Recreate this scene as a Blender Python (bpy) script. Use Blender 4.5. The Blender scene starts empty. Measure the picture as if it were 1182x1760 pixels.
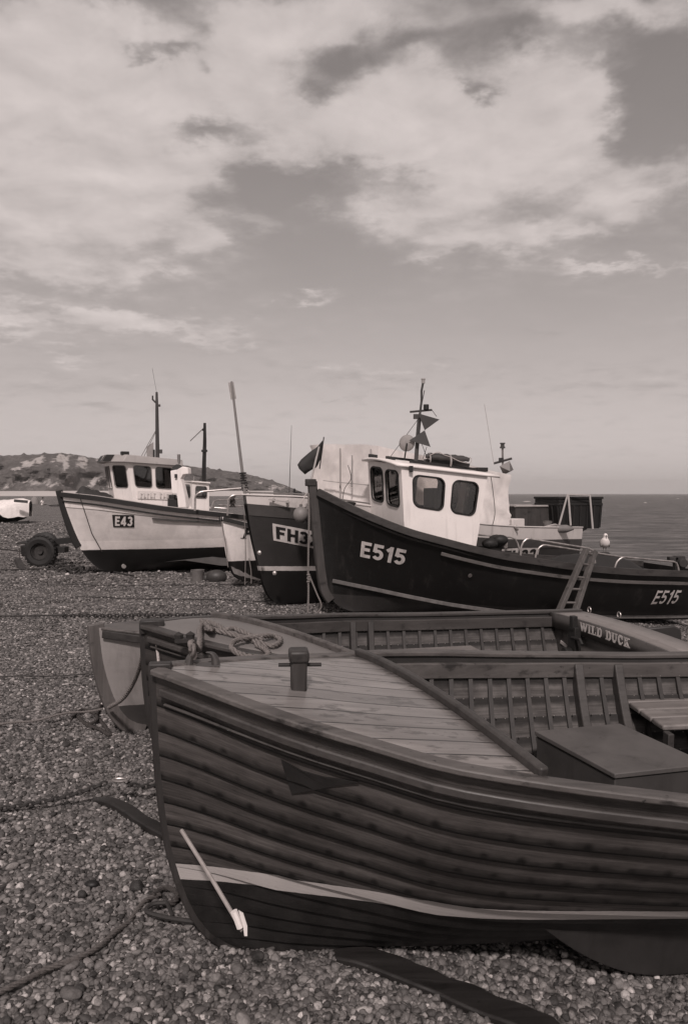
import bpy, bmesh, math, random
import numpy as np
from mathutils import Vector, Matrix, Euler, noise
R_ = math.radians
random.seed(7)
SC = bpy.context.scene
COL = SC.collection

# ------------------------------------------------------------------ camera
F, EYE, CX, HY = 1369.0, 1.75, 591.0, 849.0
cam_d = bpy.data.cameras.new('camera')
cam = bpy.data.objects.new('camera', cam_d); COL.objects.link(cam)
cam.location = (0, 0, EYE); cam.rotation_euler = (R_(90), 0, 0)
cam_d.sensor_fit = 'VERTICAL'; cam_d.sensor_height = 36.0
cam_d.lens = 36.0 * F / 1760.0
cam_d.shift_y = -31.0 / 1760.0
cam_d.clip_start = 0.05; cam_d.clip_end = 60000
SC.camera = cam

# ------------------------------------------------------------------ view, sun
vs = SC.view_settings
vs.view_transform = 'Standard'; vs.look = 'None'; vs.gamma = 1; vs.exposure = 0.0
TINT = (1.0, 0.895, 0.865)
SUN_DIR = Vector((-0.04, -0.72, 0.69)).normalized()          # towards the sun
sd = bpy.data.lights.new('sun', 'SUN'); sd.energy = 2.9; sd.angle = R_(5.0); sd.color = TINT
sun = bpy.data.objects.new('sun', sd); COL.objects.link(sun)
sun.rotation_euler = SUN_DIR.to_track_quat('Z', 'Y').to_euler()
SKY_STRENGTH = 0.10

# ------------------------------------------------------------------ node helper
class NT:
    def __init__(s, tree): s.t = tree; s.n = tree.nodes; s.l = tree.links
    def new(s, typ, **kw):
        n = s.n.new(typ)
        for k, v in kw.items(): setattr(n, k, v)
        return n
    def set(s, sock, v):
        if isinstance(v, bpy.types.NodeSocket): s.l.new(v, sock)
        else: sock.default_value = v
    def math(s, op, a, b=0.0, c=0.0, clamp=False):
        n = s.new('ShaderNodeMath', operation=op, use_clamp=clamp)
        s.set(n.inputs[0], a); s.set(n.inputs[1], b); s.set(n.inputs[2], c); return n.outputs[0]
    def vmath(s, op, a, b=(0, 0, 0)):
        n = s.new('ShaderNodeVectorMath', operation=op)
        s.set(n.inputs[0], a); s.set(n.inputs[1], b); return n.outputs[0]
    def noise(s, vec, scale, detail=4, rough=0.55, dist=0.0, out=0, dim='3D'):
        n = s.new('ShaderNodeTexNoise', noise_dimensions=dim)
        if vec is not None: s.set(n.inputs['Vector'], vec)
        n.inputs['Scale'].default_value = scale; n.inputs['Detail'].default_value = detail
        n.inputs['Roughness'].default_value = rough; n.inputs['Distortion'].default_value = dist
        return n.outputs[out]
    def vor(s, vec, scale, feature='F1', rnd=1.0):
        n = s.new('ShaderNodeTexVoronoi', feature=feature)
        s.set(n.inputs['Vector'], vec); n.inputs['Scale'].default_value = scale
        n.inputs['Randomness'].default_value = rnd; return n
    def ramp(s, fac, stops, interp='LINEAR'):
        n = s.new('ShaderNodeValToRGB'); s.set(n.inputs[0], fac)
        r = n.color_ramp; r.interpolation = interp
        while len(r.elements) < len(stops): r.elements.new(0.5)
        for e, (p, c) in zip(r.elements, stops):
            e.position = p; e.color = (c, c, c, 1) if isinstance(c, (int, float)) else tuple(c) + (1,)
        return n.outputs[0]
    def mix(s, fac, a, b, mode='MIX'):
        n = s.new('ShaderNodeMix', data_type='RGBA', blend_type=mode)
        s.set(n.inputs[0], fac)
        for sock, v in ((n.inputs[6], a), (n.inputs[7], b)):
            if isinstance(v, tuple): v = v[:3] + (1,)
            s.set(sock, v)
        return n.outputs[2]
    def smooth(s, x, lo, hi):
        n = s.new('ShaderNodeMapRange', interpolation_type='SMOOTHSTEP')
        s.set(n.inputs[0], x); n.inputs[1].default_value = lo; n.inputs[2].default_value = hi
        return n.outputs[0]
    def mapping(s, vec, scale=(1, 1, 1), rot=(0, 0, 0)):
        n = s.new('ShaderNodeMapping'); s.set(n.inputs[0], vec)
        n.inputs['Scale'].default_value = scale; n.inputs['Rotation'].default_value = rot
        return n.outputs[0]

def G(v, warm=1.0):
    'a warm grey of luminance about v, toned like the print'
    return (v, v * (1 - 0.07 * warm), v * (1 - 0.10 * warm))

# ------------------------------------------------------------------ world: sky with clouds
w = bpy.data.worlds.new('World'); SC.world = w; w.use_nodes = True
N = NT(w.node_tree); N.n.clear()
out = N.new('ShaderNodeOutputWorld'); bg = N.new('ShaderNodeBackground')
N.l.new(bg.outputs[0], out.inputs[0])
sky = N.new('ShaderNodeTexSky', sky_type='NISHITA')
sky.sun_disc = False; sky.sun_elevation = math.asin(SUN_DIR.z)
sky.sun_rotation = math.atan2(SUN_DIR.x, SUN_DIR.y)
sky.air_density = 1.0; sky.dust_density = 2.2; sky.ozone_density = 1.0
bw = N.new('ShaderNodeRGBToBW'); N.l.new(sky.outputs[0], bw.inputs[0])
tc = N.new('ShaderNodeTexCoord')
dirv = N.vmath('NORMALIZE', tc.outputs['Generated'])
sep = N.new('ShaderNodeSeparateXYZ'); N.l.new(dirv, sep.inputs[0])
X, Y, Z = sep.outputs
AZ = N.math('ARCTAN2', X, Y); EL = N.math('ARCSINE', Z)
zz = N.math('ADD', N.math('MAXIMUM', Z, 0.0), 0.16)
cmb = N.new('ShaderNodeCombineXYZ')
N.l.new(N.math('DIVIDE', X, zz), cmb.inputs[0]); N.l.new(N.math('DIVIDE', Y, zz), cmb.inputs[1])
CP = cmb.outputs[0]
n1 = N.noise(CP, 2.4, 9, 0.58, 0.3)
n2 = N.noise(CP, 8.0, 8, 0.62, 0.2)
wv = N.noise(CP, 2.6, 6, 0.6, 0.0, out=1)
wsep = N.new('ShaderNodeSeparateXYZ'); N.l.new(wv, wsep.inputs[0])
wv2 = N.noise(CP, 9.0, 5, 0.6, 0.0, out=1)
wsep2 = N.new('ShaderNodeSeparateXYZ'); N.l.new(wv2, wsep2.inputs[0])
A2 = N.math('ADD', N.math('MULTIPLY_ADD', N.math('SUBTRACT', wsep.outputs[0], .5), 0.15, AZ),
            N.math('MULTIPLY', N.math('SUBTRACT', wsep2.outputs[0], .5), 0.07))
E2 = N.math('ADD', N.math('MULTIPLY_ADD', N.math('SUBTRACT', wsep.outputs[1], .5), 0.10, EL),
            N.math('MULTIPLY', N.math('SUBTRACT', wsep2.outputs[1], .5), 0.06))
def ae(px, py):
    v = Vector(((px - CX) / F, 1, (HY - py) / F)).normalized()
    return math.atan2(v.x, v.y), math.asin(v.z)
BLOBS = [ # px, py, half width, half height (as angles in thousandths), weight
 (120,110,170,75,.95), (270,160,110,50,.75), (30,160,120,70,.5), (110,290,190,60,.75), (250,330,110,50,.50), (60,390,200,50,.62), (360,410,45,26,.62),
 (330,270,90,22,.45), (60,465,110,24,.70), (270,468,65,17,.50), (190,545,60,14,.75), (280,572,120,18,.65), (400,590,60,12,.4), (40,545,90,14,.50), (15,575,40,12,.55), (120,612,40,9,.45),
 (430,120,80,80,.60), (500,190,90,60,.50), (690,175,75,52,1.05), (620,250,150,40,.80), (770,215,90,45,.85), (880,255,120,50,.70), (915,150,85,36,1.0), (990,170,45,28,.7),
 (1005,235,55,26,.85), (800,290,200,36,.50), (770,340,80,22,.80), (650,370,60,22,.65), (760,400,130,30,.62), (860,430,130,24,.60), (740,455,60,9,.4), (1120,305,110,30,.75), (1030,355,60,18,.50),
 (930,400,70,24,.45), (1000,465,55,14,.75), (1110,452,90,9,.50), (1010,392,30,8,.4), (550,507,52,13,.95), (462,535,30,7,.35), (560,30,190,50,.75), (1040,10,170,30,.95), (420,30,80,50,.5),
 (900,100,60,20,.30), (1030,130,45,25,.5), (905,573,28,6,.6), (600,640,200,14,.42), (860,635,160,10,.42), (1050,665,150,14,.45), (150,300,330,230,.22), (1000,300,260,160,.16), (80,560,200,60,.2), (90,665,200,16,.42), (640,665,120,8,.35), (230,30,110,20,.50), (460,390,40,12,.35), (540,355,30,10,.3),
 (1150,170,70,100,-.75), (275,76,50,11,-.55), (225,75,20,8,-.3), (370,232,85,15,-.55), (600,115,60,28,-.52), (560,180,26,18,-.5), (800,170,26,14,-.75), (890,60,40,22,-.40),
 (430,310,70,34,-.70), (540,420,110,60,-.35), (60,222,70,12,-.35), (700,80,60,14,-.35), (330,35,30,16,-.5), (340,120,14,10,-.4), (640,305,120,10,-.22), (500,320,60,14,-.3)]
acc = None
for (px, py, sx, sy, wt) in BLOBS:
    a0, e0 = ae(px, py)
    sxr, syr = sx / F * 0.95, sy / F * 0.95
    q1 = N.math('MULTIPLY', N.math('SUBTRACT', A2, a0), 1 / sxr)
    q2 = N.math('MULTIPLY', N.math('SUBTRACT', E2, e0), 1 / syr)
    r2 = N.math('MULTIPLY_ADD', q1, q1, N.math('MULTIPLY', q2, q2))
    g = N.math('MULTIPLY', N.math('EXPONENT', N.math('MULTIPLY', r2, -0.8)), wt)
    acc = g if acc is None else N.math('ADD', acc, g)
# beyond the part of the sky the photograph shows, plain broken cloud
far_ = N.smooth(N.math('ABSOLUTE', AZ), 0.5, 0.9)
hi_ = N.smooth(EL, 0.55, 0.75)
elsewhere = N.math('MAXIMUM', far_, hi_)
field = N.math('ADD', acc, N.math('MULTIPLY', N.math('SUBTRACT', n1, .5), 1.05))
field = N.math('ADD', field, N.math('MULTIPLY', N.math('SUBTRACT', n2, .5), 0.85))
field = N.math('ADD', field, N.math('MULTIPLY', elsewhere, 0.30))
cover = N.smooth(field, -0.10, 0.78)
dens = N.smooth(field, 0.15, 1.15)
n3 = N.noise(CP, 5.0, 8, 0.56, 0.25)
upv = N.vmath('SCALE', CP); upv.node.inputs['Scale'].default_value = 0.972
n3b = N.noise(N.vmath('ADD', upv, (0.015, 0, 0)), 5.0, 8, 0.56, 0.25)
emb = N.math('SUBTRACT', n3, n3b)
relief = N.math('ADD', N.math('MULTIPLY', emb, 1.0), N.math('MULTIPLY_ADD', N.math('SUBTRACT', n3, .5), 0.35, N.math('MULTIPLY', dens, 0.52)))
base_cloud = N.math('ADD', 4.6, N.math('MULTIPLY', relief, 3.2))
# a thin milky veil everywhere, thicker towards the horizon
veil = N.math('MULTIPLY_ADD', N.math('EXPONENT', N.math('MULTIPLY', N.math('MAXIMUM', Z, 0.0), -4.0)), 2.75, 0.55)
clear = N.math('MULTIPLY', N.math('ADD', N.math('MULTIPLY', bw.outputs[0], 0.36), veil), 1.42)
clear = N.math('MULTIPLY', clear, N.math('MULTIPLY_ADD', N.math('SUBTRACT', n1, .5), 0.12, 1.0))
val = N.new('ShaderNodeMix', data_type='FLOAT')
N.l.new(N.math('MULTIPLY', cover, 0.93), val.inputs[0]); N.l.new(clear, val.inputs[2]); N.l.new(base_cloud, val.inputs[3])
tint = N.vmath('SCALE', (TINT[0], TINT[1], TINT[2])); tint.node.inputs['Scale'].default_value = 1
N.l.new(val.outputs[0], tint.node.inputs['Scale'])
N.l.new(tint, bg.inputs['Color']); bg.inputs['Strength'].default_value = SKY_STRENGTH

# ------------------------------------------------------------------ geometry helpers
def P(px, py, d): return Vector(((px - CX) / F * d, d, EYE - (py - HY) / F * d))

def spl(xs, ys, x):
    'monotone cubic through the points'
    n = len(xs)
    if x <= xs[0]: return ys[0]
    if x >= xs[-1]: return ys[-1]
    i = 0
    while x > xs[i + 1]: i += 1
    d = [(ys[k + 1] - ys[k]) / (xs[k + 1] - xs[k]) for k in range(n - 1)]
    def m(k):
        if k == 0: return d[0]
        if k == n - 1: return d[-1]
        if d[k - 1] * d[k] <= 0: return 0
        return 2 * d[k - 1] * d[k] / (d[k - 1] + d[k])
    h = xs[i + 1] - xs[i]; t = (x - xs[i]) / h
    return ((2*t**3 - 3*t*t + 1) * ys[i] + (t**3 - 2*t*t + t) * h * m(i)
            + (-2*t**3 + 3*t*t) * ys[i + 1] + (t**3 - t*t) * h * m(i + 1))

def sstep(a, b, x):
    t = min(max((x - a) / (b - a), 0), 1); return t * t * (3 - 2 * t)

def catmull(pts, n=6, closed=False):
    pts = [Vector(p) for p in pts]; o = []
    m = len(pts)
    for i in range(m if closed else m - 1):
        if closed: a, b, c, d = pts[i - 1], pts[i], pts[(i + 1) % m], pts[(i + 2) % m]
        else: a, b, c, d = pts[max(i - 1, 0)], pts[i], pts[i + 1], pts[min(i + 2, m - 1)]
        for k in range(n):
            t = k / n
            o.append(0.5 * (2*b + (c - a)*t + (2*a - 5*b + 4*c - d)*t*t + (3*b - a - 3*c + d)*t**3))
    if not closed: o.append(pts[-1])
    return o

class MB:
    def __init__(s): s.v = []; s.f = []; s.uv = []; s.m = []
    def add(s, vs, fs, mat=0, uvs=None):
        b = len(s.v); s.v += [Vector(q) for q in vs]
        for i, f in enumerate(fs):
            s.f.append(tuple(b + k for k in f)); s.m.append(mat)
            s.uv.append([uvs[k] for k in f] if uvs else None)
        return s
    def grid(s, rows, mat=0, cu=False, cv=False, uvs=None, flip=False):
        nr, nc = len(rows), len(rows[0]); fs = []
        for i in range(nr if cu else nr - 1):
            for j in range(nc if cv else nc - 1):
                a = i * nc + j; b = i * nc + (j + 1) % nc
                c = ((i + 1) % nr) * nc + (j + 1) % nc; d = ((i + 1) % nr) * nc + j
                fs.append((a, d, c, b) if flip else (a, b, c, d))
        u = [q for r in uvs for q in r] if uvs else None
        return s.add([p for r in rows for p in r], fs, mat, u)
    def box(s, c, size, M=None, mat=0, taper=1.0):
        M = M or Matrix.Identity(3); hx, hy, hz = size[0]/2, size[1]/2, size[2]/2; c = Vector(c)
        vs = []
        for z in (-1, 1):
            k = taper if z > 0 else 1
            for x, y in ((-1,-1),(1,-1),(1,1),(-1,1)): vs.append(c + M @ Vector((x*hx*k, y*hy*k, z*hz)))
        return s.add(vs, [(3,2,1,0),(4,5,6,7),(0,1,5,4),(1,2,6,5),(2,3,7,6),(3,0,4,7)], mat)
    def bar(s, p0, p1, wd, ht, up=(0,0,1), mat=0):
        return s.sweep([p0, p1], wd, ht, up, mat)
    def sweep(s, pts, wd, ht, up=(0,0,1), mat=0, closed=False, taper=None):
        pts = [Vector(p) for p in pts]; up = Vector(up); rows = []; n = len(pts)
        for i, p in enumerate(pts):
            if closed: t = pts[(i + 1) % n] - pts[i - 1]
            else: t = pts[min(i + 1, n - 1)] - pts[max(i - 1, 0)]
            t.normalize(); sd = t.cross(up)
            if sd.length < 1e-6: sd = t.orthogonal()
            sd.normalize(); u = sd.cross(t).normalized()
            k = taper(i / (n - 1)) if taper else 1
            a, b = sd * wd / 2 * k, u * ht / 2 * k
            rows.append([p - a - b, p + a - b, p + a + b, p - a + b])
        s.grid(rows, mat, cu=closed, cv=True, flip=True)
        if not closed:
            b = len(s.v) - 4 * n
            s.f += [(b, b+1, b+2, b+3), (b+4*n-1, b+4*n-2, b+4*n-3, b+4*n-4)]; s.m += [mat]*2; s.uv += [None]*2
        return s
    def tube(s, pts, r, n=8, mat=0, closed=False, cap=True):
        pts = [Vector(p) for p in pts]; m = len(pts); rows = []
        rr = r if callable(r) else (lambda t: r)
        t0 = (pts[1] - pts[0]).normalized(); u = t0.orthogonal().normalized()
        for i, p in enumerate(pts):
            if closed: t = pts[(i + 1) % m] - pts[i - 1]
            else: t = pts[min(i + 1, m - 1)] - pts[max(i - 1, 0)]
            if t.length < 1e-9: t = t0.copy()
            t.normalize(); u = (u - t * u.dot(t))
            if u.length < 1e-6: u = t.orthogonal()
            u.normalize(); v = t.cross(u); q = rr(i / max(m - 1, 1))
            rows.append([p + (u * math.cos(2*math.pi*k/n) + v * math.sin(2*math.pi*k/n)) * q for k in range(n)])
        s.grid(rows, mat, cu=closed, cv=True)
        if cap and not closed:
            b = len(s.v) - m * n
            s.f += [tuple(b + k for k in range(n))[::-1], tuple(b + (m-1)*n + k for k in range(n))]
            s.m += [mat]*2; s.uv += [None]*2
        return s
    def rope(s, pts, r, pitch=7.0, mat=0, n=6):
        'three laid strands'
        L = [0]
        pts = [Vector(p) for p in pts]
        for a, b in zip(pts, pts[1:]): L.append(L[-1] + (b - a).length)
        tot = L[-1]; step = r * 0.85; m = max(int(tot / step), 4)
        fine = []; j = 0
        for i in range(m + 1):
            d = tot * i / m
            while j < len(L) - 2 and d > L[j + 1]: j += 1
            t = (d - L[j]) / max(L[j + 1] - L[j], 1e-9); fine.append(pts[j].lerp(pts[j + 1], t))
        u = (fine[1] - fine[0]).orthogonal().normalized(); fr = []
        for i, p in enumerate(fine):
            t = (fine[min(i+1, m)] - fine[max(i-1, 0)]).normalized(); u = (u - t*u.dot(t)).normalized(); fr.append((u, t.cross(u)))
        for k in range(3):
            st = []
            for i, p in enumerate(fine):
                a = 2*math.pi*(i*step/(pitch*r) + k/3); st.append(p + (fr[i][0]*math.cos(a) + fr[i][1]*math.sin(a)) * r*0.52)
            s.tube(st, r*0.54, n, mat)
        return s
    def poly(s, pts, thick, mat=0):
        'extruded polygon: pts in order, thick = vector'
        pts = [Vector(p) for p in pts]; th = Vector(thick); n = len(pts)
        vs = pts + [p + th for p in pts]
        fs = [tuple(range(n))[::-1], tuple(range(n, 2*n))] + [(i, (i+1) % n, n+(i+1) % n, n+i) for i in range(n)]
        return s.add(vs, fs, mat)
    def lathe(s, prof, c, M=None, n=20, mat=0):
        M = M or Matrix.Identity(3); c = Vector(c); rows = []
        for (r, z) in prof: rows.append([c + M @ Vector((r*math.cos(2*math.pi*k/n), r*math.sin(2*math.pi*k/n), z)) for k in range(n)])
        return s.grid(rows, mat, cv=True)
    def ball(s, c, r, M=None, nu=16, nv=10, mat=0):
        if isinstance(r, (int, float)): r = (r, r, r)
        M = M or Matrix.Identity(3); c = Vector(c); rows = []
        for i in range(nv + 1):
            a = math.pi * i / nv
            q = max(math.sin(a), 1e-4)
            rows.append([c + M @ Vector((r[0]*q*math.cos(2*math.pi*k/nu), r[1]*q*math.sin(2*math.pi*k/nu), -r[2]*math.cos(a))) for k in range(nu)])
        return s.grid(rows, mat, cv=True)
    def build(s, name, mats, parent=None, world=False, smooth=True, ang=35, bevel=0, solid=0, recalc=True):
        me = bpy.data.meshes.new(name)
        vs = s.v
        if world and parent is not None:
            inv = wm(parent).inverted(); vs = [inv @ q for q in vs]
        me.from_pydata([tuple(q) for q in vs], [], s.f)
        if not isinstance(mats, (list, tuple)): mats = [mats]
        for m in mats: me.materials.append(m)
        me.polygons.foreach_set('material_index', s.m)
        if any(u is not None for u in s.uv):
            lay = me.uv_layers.new(name='UVMap'); k = 0; flat = []
            for f, u in zip(s.f, s.uv):
                for j in range(len(f)): flat += list(u[j]) if u else [0, 0]
            lay.data.foreach_set('uv', flat)
        if recalc:
            bm = bmesh.new(); bm.from_mesh(me); bmesh.ops.remove_doubles(bm, verts=bm.verts, dist=1e-5)
            bmesh.ops.recalc_face_normals(bm, faces=bm.faces); bm.to_mesh(me); bm.free()
        if smooth:
            me.polygons.foreach_set('use_smooth', [True] * len(me.polygons)); me.set_sharp_from_angle(angle=R_(ang))
        o = bpy.data.objects.new(name, me); COL.objects.link(o)
        if parent is not None: o.parent = parent
        if solid:
            md = o.modifiers.new('thickness', 'SOLIDIFY'); md.thickness = solid; md.offset = -1
        if bevel:
            md = o.modifiers.new('edges', 'BEVEL'); md.width = bevel; md.segments = 2; md.limit_method = 'ANGLE'; md.angle_limit = R_(50)
        return o

def wm(o):
    m = o.matrix_basis.copy()
    return wm(o.parent) @ m if o.parent else m

def tag(o, label, cat, group=None, kind=None):
    if label: o['label'] = label
    if cat: o['category'] = cat
    if group: o['group'] = group
    if kind: o['kind'] = kind
    return o
def thing(name, loc, label, cat, rot=(0, 0, 0), group=None):
    o = bpy.data.objects.new(name, None); COL.objects.link(o)
    o.location = loc; o.rotation_euler = rot; o.empty_display_size = 0.2
    return tag(o, label, cat, group)

# ------------------------------------------------------------------ materials
def newmat(name):
    m = bpy.data.materials.new(name); m.use_nodes = True
    n = NT(m.node_tree); b = n.n['Principled BSDF']; return m, n, b
def bump(n, b, h, strength=0.3, dist=0.01):
    k = n.new('ShaderNodeBump'); k.inputs['Strength'].default_value = strength; k.inputs['Distance'].default_value = dist
    n.set(k.inputs['Height'], h); n.l.new(k.outputs[0], b.inputs['Normal'])

def paint(name, v, rough=0.45, var=0.25, scale=6.0, grime=0.0, warm=1.0, bmp=0.08, spec=0.4):
    m, n, b = newmat(name)
    tcn = n.new('ShaderNodeTexCoord'); co = tcn.outputs['Object']
    a = n.noise(co, scale, 6, 0.6); c = n.ramp(a, [(0.25, G(v*(1-var), warm)), (0.75, G(v*(1+var*0.6), warm))])
    if grime:
        st = n.noise(n.mapping(co, (9, 9, 0.9)), 1.0, 5, 0.65)
        c = n.mix(n.math('MULTIPLY', n.smooth(st, 0.52, 0.72), grime), c, G(v*0.45, 1.3))
        sp = n.noise(co, 22, 4, 0.7); c = n.mix(n.math('MULTIPLY', n.smooth(sp, 0.63, 0.72), grime*0.8), c, G(v*0.35, 1.3))
    n.set(b.inputs['Base Color'], c)
    n.set(b.inputs['Roughness'], n.math('MULTIPLY_ADD', a, 0.25, rough - 0.1))
    b.inputs['Specular IOR Level'].default_value = spec
    bump(n, b, n.noise(co, scale*9, 5, 0.65), bmp, 0.01)
    return m

def wood(name, lo, hi, stain=0.0, rough=0.5, axis='X', coat=0.0, knots=0.0, spec=0.4, fine=1.0):
    m, n, b = newmat(name)
    co = n.new('ShaderNodeTexCoord').outputs['Object']
    sc = {'X': (1.2, 16, 16), 'Y': (16, 1.2, 16), 'Z': (16, 16, 1.2)}[axis]
    g1 = n.noise(n.mapping(co, sc), 1.4*fine, 7, 0.65, 0.6); g2 = n.noise(co, 3.0, 5, 0.6)
    fac = n.math('ADD', n.math('MULTIPLY', g1, 0.65), n.math('MULTIPLY', g2, 0.35))
    c = n.ramp(fac, [(0.30, G(lo, 1.4)), (0.48, G((lo+hi)/2, 1.3)), (0.68, G(hi, 1.2))])
    if stain:
        s1 = n.noise(n.mapping(co, (5, 9, 9)), 1.3, 5, 0.6)
        c = n.mix(n.math('MULTIPLY', n.smooth(s1, 0.56, 0.70), stain), c, G(lo*0.35, 1.4))
        s2 = n.noise(co, 34, 3, 0.6); c = n.mix(n.math('MULTIPLY', n.smooth(s2, 0.66, 0.74), stain), c, G(lo*0.3, 1.4))
    n.set(b.inputs['Base Color'], c); b.inputs['Specular IOR Level'].default_value = spec
    n.set(b.inputs['Roughness'], n.math('MULTIPLY_ADD', g1, 0.3, rough - 0.12))
    if coat: b.inputs['Coat Weight'].default_value = coat; b.inputs['Coat Roughness'].default_value = 0.22
    bump(n, b, n.math('ADD', g1, n.math('MULTIPLY', n.noise(co, 40, 4, 0.6), 0.4)), 0.25, 0.006)
    return m

def metal(name, v, rough=0.4, met=0.85):
    m, n, b = newmat(name); co = n.new('ShaderNodeTexCoord').outputs['Object']
    a = n.noise(co, 14, 5, 0.65); n.set(b.inputs['Base Color'], n.ramp(a, [(0.3, G(v*0.6)), (0.7, G(v*1.1))]))
    b.inputs['Metallic'].default_value = met; n.set(b.inputs['Roughness'], n.math('MULTIPLY_ADD', a, 0.3, rough-0.15)); return m

def glass(name, tint=0.75, refl=0.12):
    m, n, b = newmat(name); n.n.remove(b); o = n.n['Material Output']
    t = n.new('ShaderNodeBsdfTransparent'); t.inputs[0].default_value = (tint, tint * .985, tint * .975, 1)
    g = n.new('ShaderNodeBsdfGlossy'); g.inputs['Roughness'].default_value = 0.03
    fr = n.new('ShaderNodeFresnel'); fr.inputs[0].default_value = 1.5
    mx = n.new('ShaderNodeMixShader'); n.set(mx.inputs[0], n.math('ADD', fr.outputs[0], refl, clamp=True))
    n.l.new(t.outputs[0], mx.inputs[1]); n.l.new(g.outputs[0], mx.inputs[2]); n.l.new(mx.outputs[0], o.inputs[0]); return m

def cloth(name, v, trans=0.0, scale=30):
    m, n, b = newmat(name); co = n.new('ShaderNodeTexCoord').outputs['Object']
    a = n.noise(co, 5, 6, 0.6); n.set(b.inputs['Base Color'], n.ramp(a, [(0.3, G(v*0.82)), (0.7, G(v*1.05))]))
    b.inputs['Roughness'].default_value = 0.75
    if trans: b.inputs['Transmission Weight'].default_value = 0.0; b.inputs['Subsurface Weight'].default_value = trans; b.inputs['Subsurface Radius'].default_value = (.05,.05,.05)
    bump(n, b, n.noise(co, scale, 4, 0.6), 0.15, 0.01); return m

def ropemat(name, v):
    m, n, b = newmat(name); co = n.new('ShaderNodeTexCoord').outputs['Object']
    a = n.noise(co, 90, 4, 0.7); n.set(b.inputs['Base Color'], n.ramp(a, [(0.3, G(v*0.55, 1.3)), (0.7, G(v*1.15, 1.3))]))
    b.inputs['Roughness'].default_value = 0.9; b.inputs['Specular IOR Level'].default_value = 0.1; bump(n, b, a, 0.5, 0.004); return m

def bands(name, stops, tilt=0.0, axis_y=0.0, rough=0.42, grime=0.35, spec=0.4, scuff=0.25):
    'hull paint in bands by height above the keel line: stops = [(z_from, value), ...]'
    m, n, b = newmat(name); co = n.new('ShaderNodeTexCoord').outputs['Object']
    sp = n.new('ShaderNodeSeparateXYZ'); n.l.new(co, sp.inputs[0])
    z = n.math('ADD', n.math('MULTIPLY_ADD', sp.outputs[0], -tilt, sp.outputs[2]), n.math('MULTIPLY', sp.outputs[1], -axis_y))
    z = n.math('MULTIPLY_ADD', n.math('SUBTRACT', n.noise(co, 14, 3, 0.6), 0.5), 0.012, z)
    a = n.noise(co, 3.0, 6, 0.65)
    c = G(stops[0][1])
    for zf, v in stops[1:]: c = n.mix(n.smooth(z, zf - 0.003, zf + 0.003), c, G(v))
    c = n.mix(1.0, c, n.ramp(a, [(0.3, 0.80), (0.7, 1.08)]), 'MULTIPLY')
    st = n.noise(n.mapping(co, (6, 6, 0.7)), 1.0, 6, 0.65)
    c = n.mix(n.math('MULTIPLY', n.smooth(st, 0.54, 0.74), grime), c, G(0.06, 1.5))
    sc = n.noise(n.mapping(co, (3, 3, 12)), 2.0, 7, 0.7)
    c = n.mix(n.math('MULTIPLY', n.smooth(sc, 0.62, 0.72), scuff), c, G(0.20))
    n.set(b.inputs['Base Color'], c); n.set(b.inputs['Roughness'], n.math('MULTIPLY_ADD', a, 0.3, rough - 0.12))
    b.inputs['Specular IOR Level'].default_value = spec
    bump(n, b, n.math('ADD', n.noise(co, 20, 5, 0.6), n.math('MULTIPLY', n.noise(n.mapping(co, (0.5, 2, 7)), 2, 3), 2)), 0.12, 0.012)
    return m

M_white = paint('white_gloss_paint', 0.80, 0.4, 0.08, 3, 0.25)
M_white2 = paint('chalky_white_paint', 0.62, 0.5, 0.10, 3, 0.35)
M_black = paint('black_rubber', 0.016, 0.6, 0.3, 20)
M_blackp = paint('black_paint', 0.014, 0.42, 0.3, 5, 0.0)
M_dgrey = paint('dark_grey_paint', 0.05, 0.5, 0.3, 6, 0.3)
M_mgrey = paint('mid_grey_paint', 0.17, 0.55, 0.22, 5, 0.45)
M_lgrey = paint('pale_grey_paint', 0.33, 0.5, 0.15, 4, 0.3)
M_darkwood = wood('tarred_dark_wood', 0.014, 0.045, 0.5, 0.5)
M_steel = metal('galvanised_steel', 0.55, 0.45)
M_rust = metal('rusty_iron', 0.05, 0.75, 0.4)
M_glass = glass('window_glass', 0.93, 0.02)
M_dglass = glass('tinted_window_glass', 0.42, 0.06)
M_tarp = cloth('white_tarpaulin', 0.80, 0.0, 12)
M_flag = cloth('dark_flag_cloth', 0.02)
M_rope = ropemat('manila_rope', 0.20)
M_ropew = ropemat('pale_rope', 0.5)
M_roped = ropemat('dark_wet_rope', 0.07)

# ------------------------------------------------------------------ the beach
def ground(x, y):
    u = x + 0.05 * y - 1.0
    if u <= 0: z = 0.0
    elif u < 5: z = -0.075 * u * sstep(0, 2.5, u)
    else: z = -0.375 - 0.25 * (u - 5)
    f = sstep(1.5, 6, y)
    z += 0.05 * (noise.noise(Vector((x * 0.35, y * 0.35, 1.3)))) * f * (1 if y < 40 else 40 / y)
    z += 0.022 * noise.noise(Vector((x * 1.1, y * 1.1, 4.0)))
    z += 0.012 * noise.noise(Vector((x * 3.1, y * 3.1, 9.0)))
    z -= 0.055 * math.exp(-((x - .8) / 1.7) ** 2 - ((y - 2.95) / .75) ** 2)
    # hollows scoured under the two keels, heaped a little in front
    return max(z, -6.0)

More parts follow.
